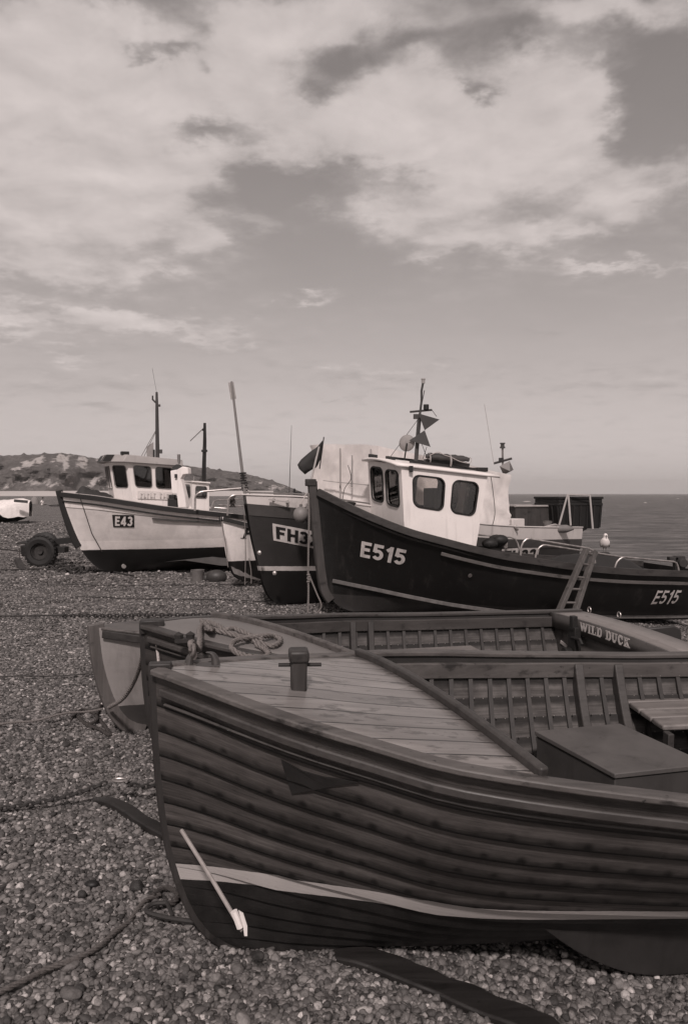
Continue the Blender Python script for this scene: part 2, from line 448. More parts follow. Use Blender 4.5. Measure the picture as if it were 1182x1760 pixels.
ys = [-6, -3, -1, 0] + list(np.linspace(0.6, 12, 90)) + list(np.geomspace(12.4, 1100, 80))
rows = []
for y in ys:
    wdt = 8 + abs(y) * 1.0
    xs_ = np.concatenate([-(np.geomspace(1, 1 + wdt * 1.5, 46)[::-1] - 1), np.geomspace(1, 1 + min(wdt * 1.2, 60), 40)[1:] - 1])
    if y > 0 and y < 13: xs_ = np.linspace(-8 - y * .7, 8 + y * 0.9, 86)[:85]
    rows.append([(x, y, ground(x, y)) for x in xs_[:85]])
gm, n, b = newmat('shingle')
co = n.new('ShaderNodeTexCoord').outputs['Object']
v1 = n.vor(co, 26); v2 = n.vor(n.vmath('ADD', co, (3.3, 1.7, 0)), 15); v3 = n.vor(co, 7)
def cellgrey(v): 
    q = n.new('ShaderNodeSeparateColor'); n.l.new(v.outputs['Color'], q.inputs[0]); return q.outputs[0]
c1 = n.ramp(cellgrey(v1), [(0, G(0.08)), (.5, G(0.17)), (.85, G(0.25)), (1, G(0.46))])
c2 = n.ramp(cellgrey(v2), [(0, G(0.08)), (.5, G(0.16)), (.9, G(0.24)), (1, G(0.45))])
cc = n.mix(n.smooth(n.noise(co, 5, 3), .42, .6), c1, c2)
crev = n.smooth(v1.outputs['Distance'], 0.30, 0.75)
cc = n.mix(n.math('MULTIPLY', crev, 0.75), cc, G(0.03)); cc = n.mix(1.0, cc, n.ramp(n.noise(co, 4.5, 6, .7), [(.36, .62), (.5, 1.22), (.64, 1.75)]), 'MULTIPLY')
big = n.noise(co, 0.6, 6, 0.6); cc = n.mix(1.0, cc, n.ramp(big, [(0.3, 0.72), (0.7, 1.2)]), 'MULTIPLY')
big2 = n.noise(n.mapping(co, (1, 5, 1)), 0.14, 5, 0.6); cc = n.mix(1.0, cc, n.ramp(big2, [(0.3, 0.85), (0.7, 1.12)]), 'MULTIPLY')
n.set(b.inputs['Base Color'], cc); b.inputs['Roughness'].default_value = 0.75; b.inputs['Specular IOR Level'].default_value = 0.3
bump(n, b, n.math('SUBTRACT', 1.0, n.math('ADD', v1.outputs['Distance'], n.math('MULTIPLY', v2.outputs['Distance'], 0.6))), 0.9, 0.03)
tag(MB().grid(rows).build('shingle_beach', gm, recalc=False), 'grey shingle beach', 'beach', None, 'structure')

# loose pebbles: one uncountable mass of instanced stones
pm, n, b = newmat('pebble_stone')
oi = n.new('ShaderNodeObjectInfo'); co = n.new('ShaderNodeTexCoord').outputs['Object']
c = n.ramp(oi.outputs['Random'], [(0, G(0.030)), (.2, G(0.068)), (.45, G(0.112)), (.75, G(0.168)), (.92, G(0.25)), (.98, G(0.40)), (1, G(0.55))])
off = n.vmath('SCALE', (7.1, 3.3, 9.7)); n.set(off.node.inputs['Scale'], oi.outputs['Random'])
a = n.noise(n.vmath('ADD', co, off), 3.5, 5, 0.65)
c = n.mix(1.0, c, n.ramp(a, [(0.3, 0.66), (0.7, 1.22)]), 'MULTIPLY')
n.set(b.inputs['Base Color'], c); b.inputs['Roughness'].default_value = 0.62; b.inputs['Specular IOR Level'].default_value = 0.35
bump(n, b, n.noise(co, 9, 4, 0.6), 0.25, 0.05)
rng = np.random.default_rng(3)
pv, prot, pscl = [], [], []
def stones(y0, y1, dens, s0, s1, layer=0.0):
    nst = 16
    for k in range(nst):
        a, bb = y0 + (y1 - y0) * k / nst, y0 + (y1 - y0) * (k + 1) / nst
        hw = 0.5 * bb + 0.55
        cnt = int(dens * (bb - a) * 2 * hw)
        for x, y, s, r1, r2, r3, dz in zip(rng.uniform(-hw, hw, cnt), rng.uniform(a, bb, cnt), rng.gamma(5.0, 0.2, cnt),
                                          rng.normal(0, .35, cnt), rng.normal(0, .35, cnt), rng.uniform(0, 6.28, cnt), rng.uniform(-.35, .35, cnt)):
            q = s0 + (s1 - s0) * min(s, 2.6) * 0.6
            pv.append((x, y, ground(x, y) + q * (0.12 + dz * 0.5) + layer)); prot.append((r1, r2, r3)); pscl.append(q)
stones(1.55, 5.0, 3900, 0.008, 0.0275)
stones(5.0, 9.0, 2600, 0.009, 0.029)
stones(9.0, 15.0, 800, 0.012, 0.036)
stones(15.0, 26.0, 150, 0.022, 0.055)
stones(26.0, 50.0, 45, 0.035, 0.085)
stones(1.55, 8.0, 12, 0.030, 0.055)
me = bpy.data.meshes.new('loose_pebbles'); me.from_pydata(pv, [], [])
at = me.attributes.new('rot', 'FLOAT_VECTOR', 'POINT'); at.data.foreach_set('vector', np.array(prot, dtype=np.float32).ravel())
at = me.attributes.new('scl', 'FLOAT', 'POINT'); at.data.foreach_set('value', np.array(pscl, dtype=np.float32))
peb = bpy.data.objects.new('loose_pebbles', me); COL.objects.link(peb)
tag(peb, 'loose round grey pebbles covering the near beach', 'pebbles', None, 'stuff')
ng = bpy.data.node_groups.new('scatter_pebbles', 'GeometryNodeTree')
ng.interface.new_socket('Geometry', in_out='INPUT', socket_type='NodeSocketGeometry')
ng.interface.new_socket('Geometry', in_out='OUTPUT', socket_type='NodeSocketGeometry')
g = NT(ng); gi = g.new('NodeGroupInput'); go = g.new('NodeGroupOutput')
join = g.new('GeometryNodeJoinGeometry')
for k, shp in enumerate([(1, .78, .55), (1, .62, .5), (1, .9, .62), (1, .72, .42), (1, .55, .58), (.95, .85, .8)]):
    ico = g.new('GeometryNodeMeshIcoSphere'); ico.inputs['Radius'].default_value = 0.62; ico.inputs['Subdivisions'].default_value = 3
    pos = g.new('GeometryNodeInputPosition')
    nz = g.new('ShaderNodeTexNoise'); nz.inputs['Scale'].default_value = 1.3; nz.inputs['Detail'].default_value = 1.5
    g.l.new(g.vmath('ADD', pos.outputs[0], (k * 5.3, k * 2.1, k * 3.7)), nz.inputs['Vector'])
    o2 = g.vmath('SCALE', g.vmath('SUBTRACT', nz.outputs['Color'], (.5, .5, .5))); o2.node.inputs['Scale'].default_value = 0.50
    sp = g.new('GeometryNodeSetPosition'); g.l.new(ico.outputs['Mesh'], sp.inputs['Geometry']); g.l.new(o2, sp.inputs['Offset'])
    tr = g.new('GeometryNodeTransform'); g.l.new(sp.outputs[0], tr.inputs['Geometry']); tr.inputs['Scale'].default_value = shp
    sm = g.new('GeometryNodeSetShadeSmooth'); g.l.new(tr.outputs[0], sm.inputs['Geometry'])
    mt = g.new('GeometryNodeSetMaterial'); g.l.new(sm.outputs[0], mt.inputs['Geometry']); mt.inputs['Material'].default_value = pm
    ti = g.new('GeometryNodeGeometryToInstance'); g.l.new(mt.outputs[0], ti.inputs[0]); g.l.new(ti.outputs[0], join.inputs[0])
iop = g.new('GeometryNodeInstanceOnPoints'); g.l.new(gi.outputs[0], iop.inputs['Points']); g.l.new(join.outputs[0], iop.inputs['Instance'])
iop.inputs['Pick Instance'].default_value = True
ri = g.new('FunctionNodeRandomValue', data_type='INT')
for sck in ri.inputs:
    if sck.type == 'INT' and sck.name == 'Min': sck.default_value = 0
    if sck.type == 'INT' and sck.name == 'Max': sck.default_value = 5
for sck in ri.outputs:
    if sck.type == 'INT': g.l.new(sck, iop.inputs['Instance Index'])
na = g.new('GeometryNodeInputNamedAttribute', data_type='FLOAT_VECTOR'); na.inputs[0].default_value = 'rot'
er = g.new('FunctionNodeEulerToRotation'); g.l.new(na.outputs[0], er.inputs[0]); g.l.new(er.outputs[0], iop.inputs['Rotation'])
nb = g.new('GeometryNodeInputNamedAttribute', data_type='FLOAT'); nb.inputs[0].default_value = 'scl'
g.l.new(nb.outputs[0], iop.inputs['Scale']); g.l.new(iop.outputs[0], go.inputs[0])
peb.modifiers.new('scatter', 'NODES').node_group = ng

# ------------------------------------------------------------------ sea
SEA_Z = -2.6
sm_, n, b = newmat('sea_water')
co = n.new('ShaderNodeTexCoord').outputs['Object']
h1 = n.noise(n.mapping(co, (1, 2.2, 1), (0, 0, 0.5)), 0.22, 8, 0.72, 0.4); h2 = n.noise(n.mapping(co, (1, 1.6, 1)), 1.6, 5, 0.6)
h3 = n.noise(n.mapping(co, (0.3, 1, 1)), 0.02, 4, 0.6)
n.set(b.inputs['Base Color'], n.ramp(h1, [(0.36, G(0.035)), (0.52, G(0.125)), (0.64, G(0.26))]))
b.inputs['Roughness'].default_value = 0.45; b.inputs['Specular IOR Level'].default_value = 0.28
bump(n, b, n.math('ADD', n.math('MULTIPLY', h1, 2.0), h2), 1.0, 0.5)
ysea = [2, 20, 40, 60, 100, 200, 400, 1000, 3000, 10000, 40000]
tag(MB().grid([[(x * (1 + y * 0.9), y, SEA_Z) for x in np.linspace(-1, 1, 9) * 1.0] if y > 200 else [(x, y, SEA_Z) for x in np.linspace(0, 200 + y, 9)] for y in ysea]).build('sea', sm_, recalc=False), 'sea', 'sea', None, 'structure')
fm = paint('wave_foam', 0.7, 0.8)
fo = MB()
for px, py in ((905, 862), (1154, 853), (1164, 857), (1108, 864), (1030, 873)):
    d = (EYE - SEA_Z) * F / (py - HY); c = P(px, py, d); wd = 0.9 if px > 910 else 3.2
    wd = wd * d / 700 + 0.2
    fo.ball(c, (wd, 0.8, 0.2), nu=10, nv=6)
tag(fo.build('breaking_crests', fm), 'small white wave crests on the open sea', 'wave crests', None, 'stuff')

# ------------------------------------------------------------------ headland and far beach
CREST = [(-500, 774), (-300, 778), (0, 783), (60, 781), (105, 779), (135, 782), (160, 787), (200, 790), (250, 793), (300, 798), (340, 803),
         (380, 808), (420, 814), (460, 824), (490, 834), (520, 846), (545, 852)]
CHALK = [(28,806,9,3,1),(48,797,10,5,1.2),(68,791,7,6,1.2),(108,787,10,8,1.2),(113,801,6,8,1),(143,791,7,11,1.2),(134,797,5,6,.9),(166,789,6,2,.8),
         (90,793,5,2,.7),(88,832,22,6,.6),(55,829,22,5,.5),(158,833,7,7,.8),(172,826,22,10,.45),(125,830,7,3,.6),(20,836,18,5,.4),(446,830,6,3,.9),(470,838,9,4,.9),(485,838,4,4,.8),(190,835,12,6,.6)]
rows = []; chalk = []
for px in np.linspace(-500, 548, 210):
    d0 = 860 + max(0, px - 100) * 1.35
    pyc = spl(*zip(*CREST), px)
    base_py = 843.5 if px < 420 else 843.5 + (px - 420) * 0.07
    row = []; crow = []
    for j in range(30):
        t = j / 24.0
        if j <= 24:
            py = base_py + 2.5 + (pyc - base_py - 2.5) * (t ** 0.8)
            d = d0 + 150 * (t ** 1.4)
            nz_ = noise.fractal(Vector((px * 0.03, t * 3.0, 2.0)), 1.0, 2.0, 5)
            d += 45 * nz_ * math.sin(math.pi * min(t * 1.05, 1))
            p = P(px, py, d)
            if j == 24: p.z += 1.2 * noise.noise(Vector((px * 0.2, 0, 0))) + (2.5 if noise.noise(Vector((px * 0.11, 7, 0))) > 0.38 else 0)
        else:
            p = P(px, pyc, d0 + 150 + (j - 24) * 90); p.z = EYE + (HY - pyc) / F * (d0 + 150) - (j - 24) * 6
            py = pyc
        row.append(p)
        cvl = 0
        jit = Vector((px + 5 * noise.noise(Vector((px * .15, py * .15, 0))), py + 4 * noise.noise(Vector((px * .15, py * .15, 5)))))
        for (cx, cy, sx, sy, wt) in CHALK:
            cvl = max(cvl, wt * math.exp(-((jit.x - cx) / sx) ** 2 - ((jit.y - cy) / sy) ** 2))
        crow.append(cvl if j <= 23 else 0)
    rows.append(row); chalk += crow
hm, n, b = newmat('headland_scrub_and_chalk')
co = n.new('ShaderNodeTexCoord').outputs['Object']
at = n.new('ShaderNodeAttribute', attribute_name='chalk')
na_ = n.noise(n.mapping(co, (1, .5, 1)), 0.045, 8, 0.68); nb_ = n.noise(n.mapping(co, (1, .5, .8)), 0.16, 6, 0.65); nc_ = n.noise(n.mapping(co, (1.6, .3, .35)), 0.12, 5, 0.6)
veg = n.ramp(n.math('ADD', n.math('MULTIPLY', na_, .6), n.math('MULTIPLY', nb_, .4)), [(0.36, G(0.095)), (0.5, G(0.15)), (0.62, G(0.22))])
chv = n.math('ADD', at.outputs['Fac'], n.math('MULTIPLY', n.math('SUBTRACT', nb_, .5), 1.6))
chv = n.math('ADD', chv, n.math('MULTIPLY', n.math('SUBTRACT', nc_, .5), 1.1))
veg = n.mix(n.math('MULTIPLY', n.smooth(chv, 0.24, 0.62), 0.9), veg, G(0.62))
n.set(b.inputs['Base Color'], veg); b.inputs['Roughness'].default_value = 0.95; b.inputs['Specular IOR Level'].default_value = 0.1
bump(n, b, n.math('ADD', na_, nb_), 1.0, 9)
hl = MB().grid(rows).build('headland', hm, recalc=False)
at = hl.data.attributes.new('chalk', 'FLOAT', 'POINT'); at.data.foreach_set('value', chalk)
tag(hl, 'scrubby headland with chalk cliffs across the bay', 'headland', None, 'structure')
fb = MB().grid([[Vector((P(px, 849.3, d).x, d, z)) for px in np.linspace(-560, 470, 60)] for d, z in ((640, -.35), (730, 1.6), (800, 3.9), (880, 5.2), (960, 5.6))])
tag(fb.build('far_beach', paint('far_pale_shingle', 0.52, 0.9, 0.1, 0.02), recalc=False), 'pale strip of far beach below the headland', 'beach', None, 'structure')

# ------------------------------------------------------------------ hull form
class Hull:
    def __init__(s, L, S, B, ZS, ZK, XS, bow, mid, heel=0.0, xr=1.2, wfull=(0.0, 0.4)):
        s.L, s.S, s.B, s.ZS, s.ZK, s.XS, s.bow, s.mid, s.heel, s.xr, s.wf = L, S, B, ZS, ZK, XS, bow, mid, heel, xr, wfull
    def b(s, x): return spl(s.S, s.B, x)
    def zs(s, x): return spl(*s.ZS, x)
    def zk(s, x): return spl(*s.ZK, x)
    def raw(s, x, t):
        B, a, k = s.b(x), s.zs(x), s.zk(x); h = a - k
        w = sstep(s.wf[0] * s.L, s.wf[1] * s.L, x)
        c1, e1, c2, e2 = [p + (q - p) * w for p, q in zip(s.bow, s.mid)]
        y0 = min(0.025, B); u = 1 - t
        y = u**3 * y0 + 3*u*u*t * max(c1 * B, y0) + 3*u*t*t * max(c2 * B, y0) + t**3 * B
        z = u**3 * k + 3*u*u*t * (k + e1 * h) + 3*u*t*t * (k + e2 * h) + t**3 * a
        return y, z, (z - k) / h
    def pt(s, x, t, side, off=0.0):
        y, z, f = s.raw(x, t)
        if off:
            y2, z2, _ = s.raw(x, min(t + .02, 1)); y1, z1, _ = s.raw(x, max(t - .02, 0))
            dy, dz = y2 - y1, z2 - z1; l = math.hypot(dy, dz) or 1
            y += dz / l * off; z += -dy / l * off
        X = x + spl(*s.XS, f) * max(0, 1 - x / s.xr) ** 1.5
        return Vector((X, side * y, z + s.heel * side * y))
    def t_at(s, x, z, side=-1):
        lo, hi = 0.0, 1.0
        for _ in range(30):
            m = (lo + hi) / 2
            y, zz, _f = s.raw(x, m)
            if zz + s.heel * side * y < z: lo = m
            else: hi = m
        return (lo + hi) / 2
    def at(s, x, z, side=-1, off=0.0): return s.pt(x, s.t_at(x, z, side), side, off)
    def shell(s, ns=44, nt=20, stern=True):
        m = MB(); xs = [s.L * (i / ns) ** 1.25 for i in range(ns + 1)]; ts = [j / nt for j in range(nt + 1)]
        rows = [[s.pt(x, t, 1) for t in ts[::-1]] + [s.pt(x, t, -1) for t in ts[1:]] for x in xs]
        m.grid(rows)
        if stern: n = len(m.v); k = len(rows[0]); m.f.append(tuple(range(n - k, n))); m.m.append(0); m.uv.append(None)
        return m
    def line(s, t, side, x0, x1, n=40, off=0.0, dz=0.0):
        return [s.pt(x0 + (x1 - x0) * i / n, t, side, off) + Vector((0, 0, dz)) for i in range(n + 1)]
    def deck(s, x0, x1, drop, inset=0.02, n=30, camber=0.0, m=8):
        rows = []
        for i in range(n + 1):
            x = x0 + (x1 - x0) * i / n; z = s.zs(x) - drop; y = max(s.b(x) - inset, 0.01)
            X = x + (spl(*s.XS, 1.0)) * max(0, 1 - x / s.xr) ** 1.5
            rows.append([Vector((X, y * (k / m * 2 - 1), z + s.heel * y * (k / m * 2 - 1) + camber * (1 - (k / m * 2 - 1) ** 2))) for k in range(m + 1)])
        return MB().grid(rows)


def arc_(cx, cy, rx, ry, a0, a1, n=9): return [(cx + rx * math.cos(R_(a0 + (a1 - a0) * k / n)), cy + ry * math.sin(R_(a0 + (a1 - a0) * k / n))) for k in range(n + 1)]
SANS = {'E': (.58, [[(.1,0),(.1,1)], [(.1,.1),(.56,.1)], [(.1,.52),(.50,.52)], [(.1,.9),(.56,.9)]]),
 'F': (.56, [[(.1,0),(.1,1)], [(.1,.9),(.55,.9)], [(.1,.50),(.48,.50)]]),
 'H': (.66, [[(.1,0),(.1,1)], [(.56,0),(.56,1)], [(.1,.5),(.56,.5)]]),
 '5': (.60, [[(.54,.9),(.13,.9)], [(.13,1),(.10,.47)], [(.09,.53)] + arc_(.28,.335,.215,.235,118,-150,14)]),
 '1': (.42, [[(.28,0),(.28,1)], [(.29,.90),(.05,.70)]]),
 '4': (.66, [[(.43,0),(.43,1)], [(.43,.93),(.08,.31)], [(.0,.27),(.64,.27)]]),
 '3': (.60, [arc_(.28,.705,.195,.20,155,-85,12), arc_(.28,.305,.215,.21,85,-160,13)]),
 '2': (.60, [arc_(.29,.69,.20,.215,165,-20,12) + [(.40,.47),(.10,.13)], [(.03,.1),(.57,.1)]]),
 'P': (.58, [[(.1,0),(.1,1)], [(.1,.93)] + arc_(.30,.70,.20,.23,90,-90,10) + [(.1,.47)]]),
 'Y': (.66, [[(.33,0),(.33,.48)], [(.33,.44),(.06,1)], [(.33,.44),(.60,1)]])}
def glyphs(txt, th=.20, gap=.10, shear=0.0):
    'ribbons: list of (list of left points, list of right points) in u, v'
    x = 0; out_ = []
    for ch in txt:
        wd, lines = SANS[ch]
        for ln in lines:
            pts = [Vector((px, py)) for px, py in ln]
            if len(pts) == 2:                       # long straight strokes get intermediate points
                pts = [pts[0].lerp(pts[1], k / 4) for k in range(5)]
            L_, R2 = [], []
            for i, p in enumerate(pts):
                t = (pts[min(i+1, len(pts)-1)] - pts[max(i-1, 0)]).normalized(); nn = Vector((-t.y, t.x)) * th / 2
                a, b_ = p + nn, p - nn
                L_.append((x + a.x, min(max(a.y, 0), 1))); R2.append((x + b_.x, min(max(b_.y, 0), 1)))
            out_.append((L_, R2))
        x += wd + gap
    tot = x - gap; sh_ = lambda q: ((q[0] + shear * q[1]) / tot, q[1])
    return [([sh_(q) for q in a], [sh_(q) for q in b_]) for a, b_ in out_]
def letters(name, txt, fn, mat, parent, th=.20, shear=0.0, gap=.10):
    'fn(u, v, lift) -> point'
    m = MB()
    for k, (a, b_) in enumerate(glyphs(txt, th, gap, shear)):
        lift = .0012 * (k % 5); m.grid([[fn(*q, lift) for q in a], [fn((q[0] + r[0]) / 2, (q[1] + r[1]) / 2, lift) for q, r in zip(a, b_)], [fn(*q, lift) for q in b_]])
    return m.build(name, mat, parent, smooth=False, recalc=False)

M_signwhite = paint('sign_white_paint', 0.55, 0.5, 0.22, 12, 0.5)
M_signblack = paint('sign_black_paint', 0.015, 0.5, 0.2, 12)

# ------------------------------------------------------------------ clinker boats near the camera
def plank_mat(name, lo, hi, zlow, zstripe, below=0.018, stripe=0.42, tilt=0.0, rust=1.0):
    'varnished strakes above a painted stripe and dark bottom; nail stains along every land'
    m, n, b = newmat(name)
    co = n.new('ShaderNodeTexCoord').outputs['Object']; uv = n.new('ShaderNodeUVMap', uv_map='UVMap').outputs[0]
    sp = n.new('ShaderNodeSeparateXYZ'); n.l.new(co, sp.inputs[0]); su = n.new('ShaderNodeSeparateXYZ'); n.l.new(uv, su.inputs[0])
    g1 = n.noise(n.mapping(uv, (1.6, 9, 1)), 1.6, 8, 0.66, 0.5); g2 = n.noise(co, 2.2, 5, 0.6)
    fac = n.math('ADD', n.math('MULTIPLY', g1, .6), n.math('MULTIPLY', g2, .4))
    g4 = n.noise(n.mapping(uv, (2.5, 1.5, 1)), 2.4, 7, .7); fac = n.math('ADD', n.math('MULTIPLY', fac, .6), n.math('MULTIPLY', g4, .4))
    c = n.ramp(fac, [(0.36, G(lo, 1.5)), (0.5, G((lo + hi) / 2, 1.4)), (0.62, G(hi, 1.3))])
    plank = n.math('FLOOR', su.outputs[1]); tone = n.math('FRACT', n.math('MULTIPLY', n.math('SINE', n.math('MULTIPLY', plank, 12.9898)), 43758.5))
    c = n.mix(1.0, c, n.ramp(tone, [(0, 0.78), (1, 1.2)]), 'MULTIPLY')
    fv = n.math('FRACT', su.outputs[1])
    wob = n.math('MULTIPLY', n.math('SUBTRACT', n.noise(n.mapping(uv, (9, 1, 1)), 1.0, 3, .6), .5), 0.34)
    land = n.math('SUBTRACT', 1.0, n.smooth(n.math('ADD', fv, wob), 0.08, 0.40))     # lap shadow painted in, dark along each strake's lower edge
    c = n.mix(n.math('MULTIPLY', land, 0.80), c, G(0.009, 1.4))
    c = n.mix(n.math('SUBTRACT', 1.0, n.smooth(n.math('ADD', fv, n.math('MULTIPLY', wob, .3)), .03, .09)), c, G(0.004, 1.4))
    fu = n.math('SUBTRACT', n.math('FRACT', n.math('DIVIDE', n.math('ADD', su.outputs[0], n.math('MULTIPLY', plank, 0.045)), 0.115)), 0.5)
    dd = n.math('SQRT', n.math('ADD', n.math('MULTIPLY', n.math('POWER', fu, 2.0), 1.6), n.math('POWER', n.math('MULTIPLY', n.math('SUBTRACT', fv, 0.10), 0.9), 2.0)))
    c = n.mix(n.math('MULTIPLY', n.math('MULTIPLY', n.math('SUBTRACT', 1.0, n.smooth(dd, 0.05, 0.26)), 0.85 * rust), n.smooth(n.noise(n.mapping(uv, (5, 3.1, 1)), 1.0, 3, .6), .36, .58)), c, G(0.005, 1.5))
    st = n.noise(n.mapping(uv, (3, 1.2, 1)), 1.2, 5, .65); c = n.mix(n.math('MULTIPLY', n.smooth(st, .56, .74), .55), c, G(lo * .4, 1.4))
    wr = n.noise(n.mapping(uv, (2.2, 14, 1)), 2.0, 7, .72); c = n.mix(n.math('MULTIPLY', n.smooth(wr, .60, .70), .5), c, G(hi * 1.9, 1.1))
    z = n.math('MULTIPLY_ADD', sp.outputs[0], -tilt, sp.outputs[2])
    edge = n.math('MULTIPLY_ADD', n.math('SUBTRACT', n.noise(co, 30, 3, .6), .5), 0.004, z)
    c = n.mix(n.math('SUBTRACT', 1.0, n.smooth(edge, zstripe - .001, zstripe + .001)), c, n.ramp(g2, [(.3, G(stripe * .8)), (.7, G(stripe))]))
    c = n.mix(n.math('SUBTRACT', 1.0, n.smooth(edge, zlow - .001, zlow + .001)), c, n.ramp(n.noise(co, 9, 6, .65), [(.35, G(below * .7)), (.65, G(below * 1.6))]))
    n.set(b.inputs['Base Color'], c); n.set(b.inputs['Roughness'], n.math('MULTIPLY_ADD', g1, .25, .38)); b.inputs['Specular IOR Level'].default_value = 0.3
    bump(n, b, n.math('ADD', g1, n.math('MULTIPLY', n.smooth(dd, .02, .10), .5)), 0.22, 0.006)
    return m

def strakes(h, side, N, x1, thick=0.022, lap=0.20, t0=0.03, t1=0.985, ns=60, width_pow=0.85, x0=0.0):
    m = MB(); te = [t0 + (t1 - t0) * (i / N) ** width_pow for i in range(N + 1)]
    xs = [x0 + (x1 - x0) * (i / ns) ** 1.2 for i in range(ns + 1)]
    for i in range(N):
        a, b_ = te[i], min(te[i + 1] + lap * (te[i + 1] - te[i]), 1.0); rows = []; uvs = []
        for x in xs:
            f = min(x / 0.35, 1)                       # laps die away into the stem
            q = []
            for t, o in ((a, 0.004 + thick * f), (a * .75 + b_ * .25, 0.004 + thick * f * .82), ((a + b_) / 2, 0.003 + thick * f * .6), (b_, 0.0015 + 0.001 * f), (b_, -thick * .7), ((a + b_) / 2, -thick * .3), (a, 0.0)):
                q.append(h.pt(x, t, side, o))
            rows.append(q); uvs.append([(x, i + v) for v in (0.0, .25, .5, .99, .99, .5, .0)])
        k0 = len(m.m); m.grid(rows, 0, cv=True, uvs=uvs, flip=side > 0)
        for k in range(k0, len(m.m)):
            if (k - k0) % 7 in (4, 5): m.m[k] = 1
    return m

def inner_planks():
    m, n, b = newmat('oiled_inner_planking')
    co = n.new('ShaderNodeTexCoord').outputs['Object']; uv = n.new('ShaderNodeUVMap', uv_map='UVMap').outputs[0]
    su = n.new('ShaderNodeSeparateXYZ'); n.l.new(uv, su.inputs[0])
    g1 = n.noise(n.mapping(uv, (1.8, 7, 1)), 1.6, 8, .66, .5); g2 = n.noise(co, 5, 5, .65)
    c = n.ramp(n.math('ADD', n.math('MULTIPLY', g1, .5), n.math('MULTIPLY', g2, .5)), [(.36, G(.032, 1.3)), (.5, G(.080, 1.2)), (.64, G(.14, 1.1))])
    fv = n.math('FRACT', su.outputs[1]); wob = n.math('MULTIPLY', n.math('SUBTRACT', n.noise(n.mapping(uv, (14, 1, 1)), 1.0, 4, .65), .5), .30)
    fw = n.math('ADD', fv, wob)
    dk_ = n.math('ADD', n.math('SUBTRACT', 1.0, n.smooth(fw, .04, .24)), n.smooth(fw, .58, .80), clamp=True)
    c = n.mix(n.math('MULTIPLY', dk_, .85), c, G(.012, 1.4))
    s2 = n.noise(n.mapping(uv, (7, 2, 1)), 1.3, 5, .65); c = n.mix(n.math('MULTIPLY', n.smooth(s2, .55, .70), .55), c, G(.035, 1.3))
    n.set(b.inputs['Base Color'], c); b.inputs['Roughness'].default_value = .6; b.inputs['Specular IOR Level'].default_value = .3
    bump(n, b, g1, .25, .006); return m
M_int = inner_planks()
M_rib = wood('steamed_rib_wood', 0.018, 0.055, 0.5, 0.6, 'Z')
M_gun = wood('worn_gunwale_wood', 0.035, 0.135, 0.85, 0.5)
M_gund = wood('dark_gunwale_wood', 0.028, 0.070, 0.6, 0.45)
M_stem = wood('dark_stem_wood', 0.014, 0.042, 0.6, 0.5, 'Z')
M_bung = wood('pale_thwart_wood', 0.10, 0.22, 0.35, 0.55)
M_bronze = metal('copper_rivet', 0.30, 0.5)

def deckwood(name, lo, hi, pitch, coat):
    m, n, b = newmat(name)
    co = n.new('ShaderNodeTexCoord').outputs['Object']; sp = n.new('ShaderNodeSeparateXYZ'); n.l.new(co, sp.inputs[0])
    yy = n.math('DIVIDE', n.math('ADD', sp.outputs[1], 10.0), pitch); fr = n.math('FRACT', yy); ix = n.math('FLOOR', yy)
    cm = n.new('ShaderNodeCombineXYZ'); n.l.new(n.math('MULTIPLY', ix, 3.7), cm.inputs[1]); n.l.new(n.math('MULTIPLY', ix, 1.3), cm.inputs[0])
    pc = n.vmath('ADD', n.mapping(co, (1.1, 15, 15)), cm.outputs[0])
    g1 = n.noise(pc, 1.5, 8, .68, .5); tone = n.math('FRACT', n.math('MULTIPLY', n.math('SINE', n.math('MULTIPLY', ix, 12.9898)), 43758.5))
    c = n.ramp(g1, [(.3, G(lo, 1.1)), (.5, G((lo + hi) / 2, 1.1)), (.7, G(hi, 1.0))]); c = n.mix(1.0, c, n.ramp(tone, [(0, .82), (1, 1.12)]), 'MULTIPLY')
    w1 = n.noise(n.mapping(co, (4.5, 10, 1)), 1.6, 5, .62); c = n.mix(n.math('MULTIPLY', n.smooth(w1, .57, .66), .70), c, G(lo * .38, 1.3))
    w2 = n.noise(n.mapping(co, (9, 22, 1)), 1.3, 4, .6); c = n.mix(n.math('MULTIPLY', n.smooth(w2, .60, .67), .6), c, G(lo * .35, 1.3))
    sd_ = n.math('ABSOLUTE', n.math('SUBTRACT', fr, .5)); seam = n.smooth(sd_, .448, .475)
    c = n.mix(n.math('MULTIPLY', seam, .85), c, G(.008, 1.4))
    n.set(b.inputs['Base Color'], c); n.set(b.inputs['Roughness'], n.math('MULTIPLY_ADD', g1, .25, .30))
    b.inputs['Coat Weight'].default_value = coat; b.inputs['Coat Roughness'].default_value = .2
    bump(n, b, n.math('SUBTRACT', n.math('MULTIPLY', g1, .4), n.math('MULTIPLY', seam, 1.5)), .4, .006)
    return m

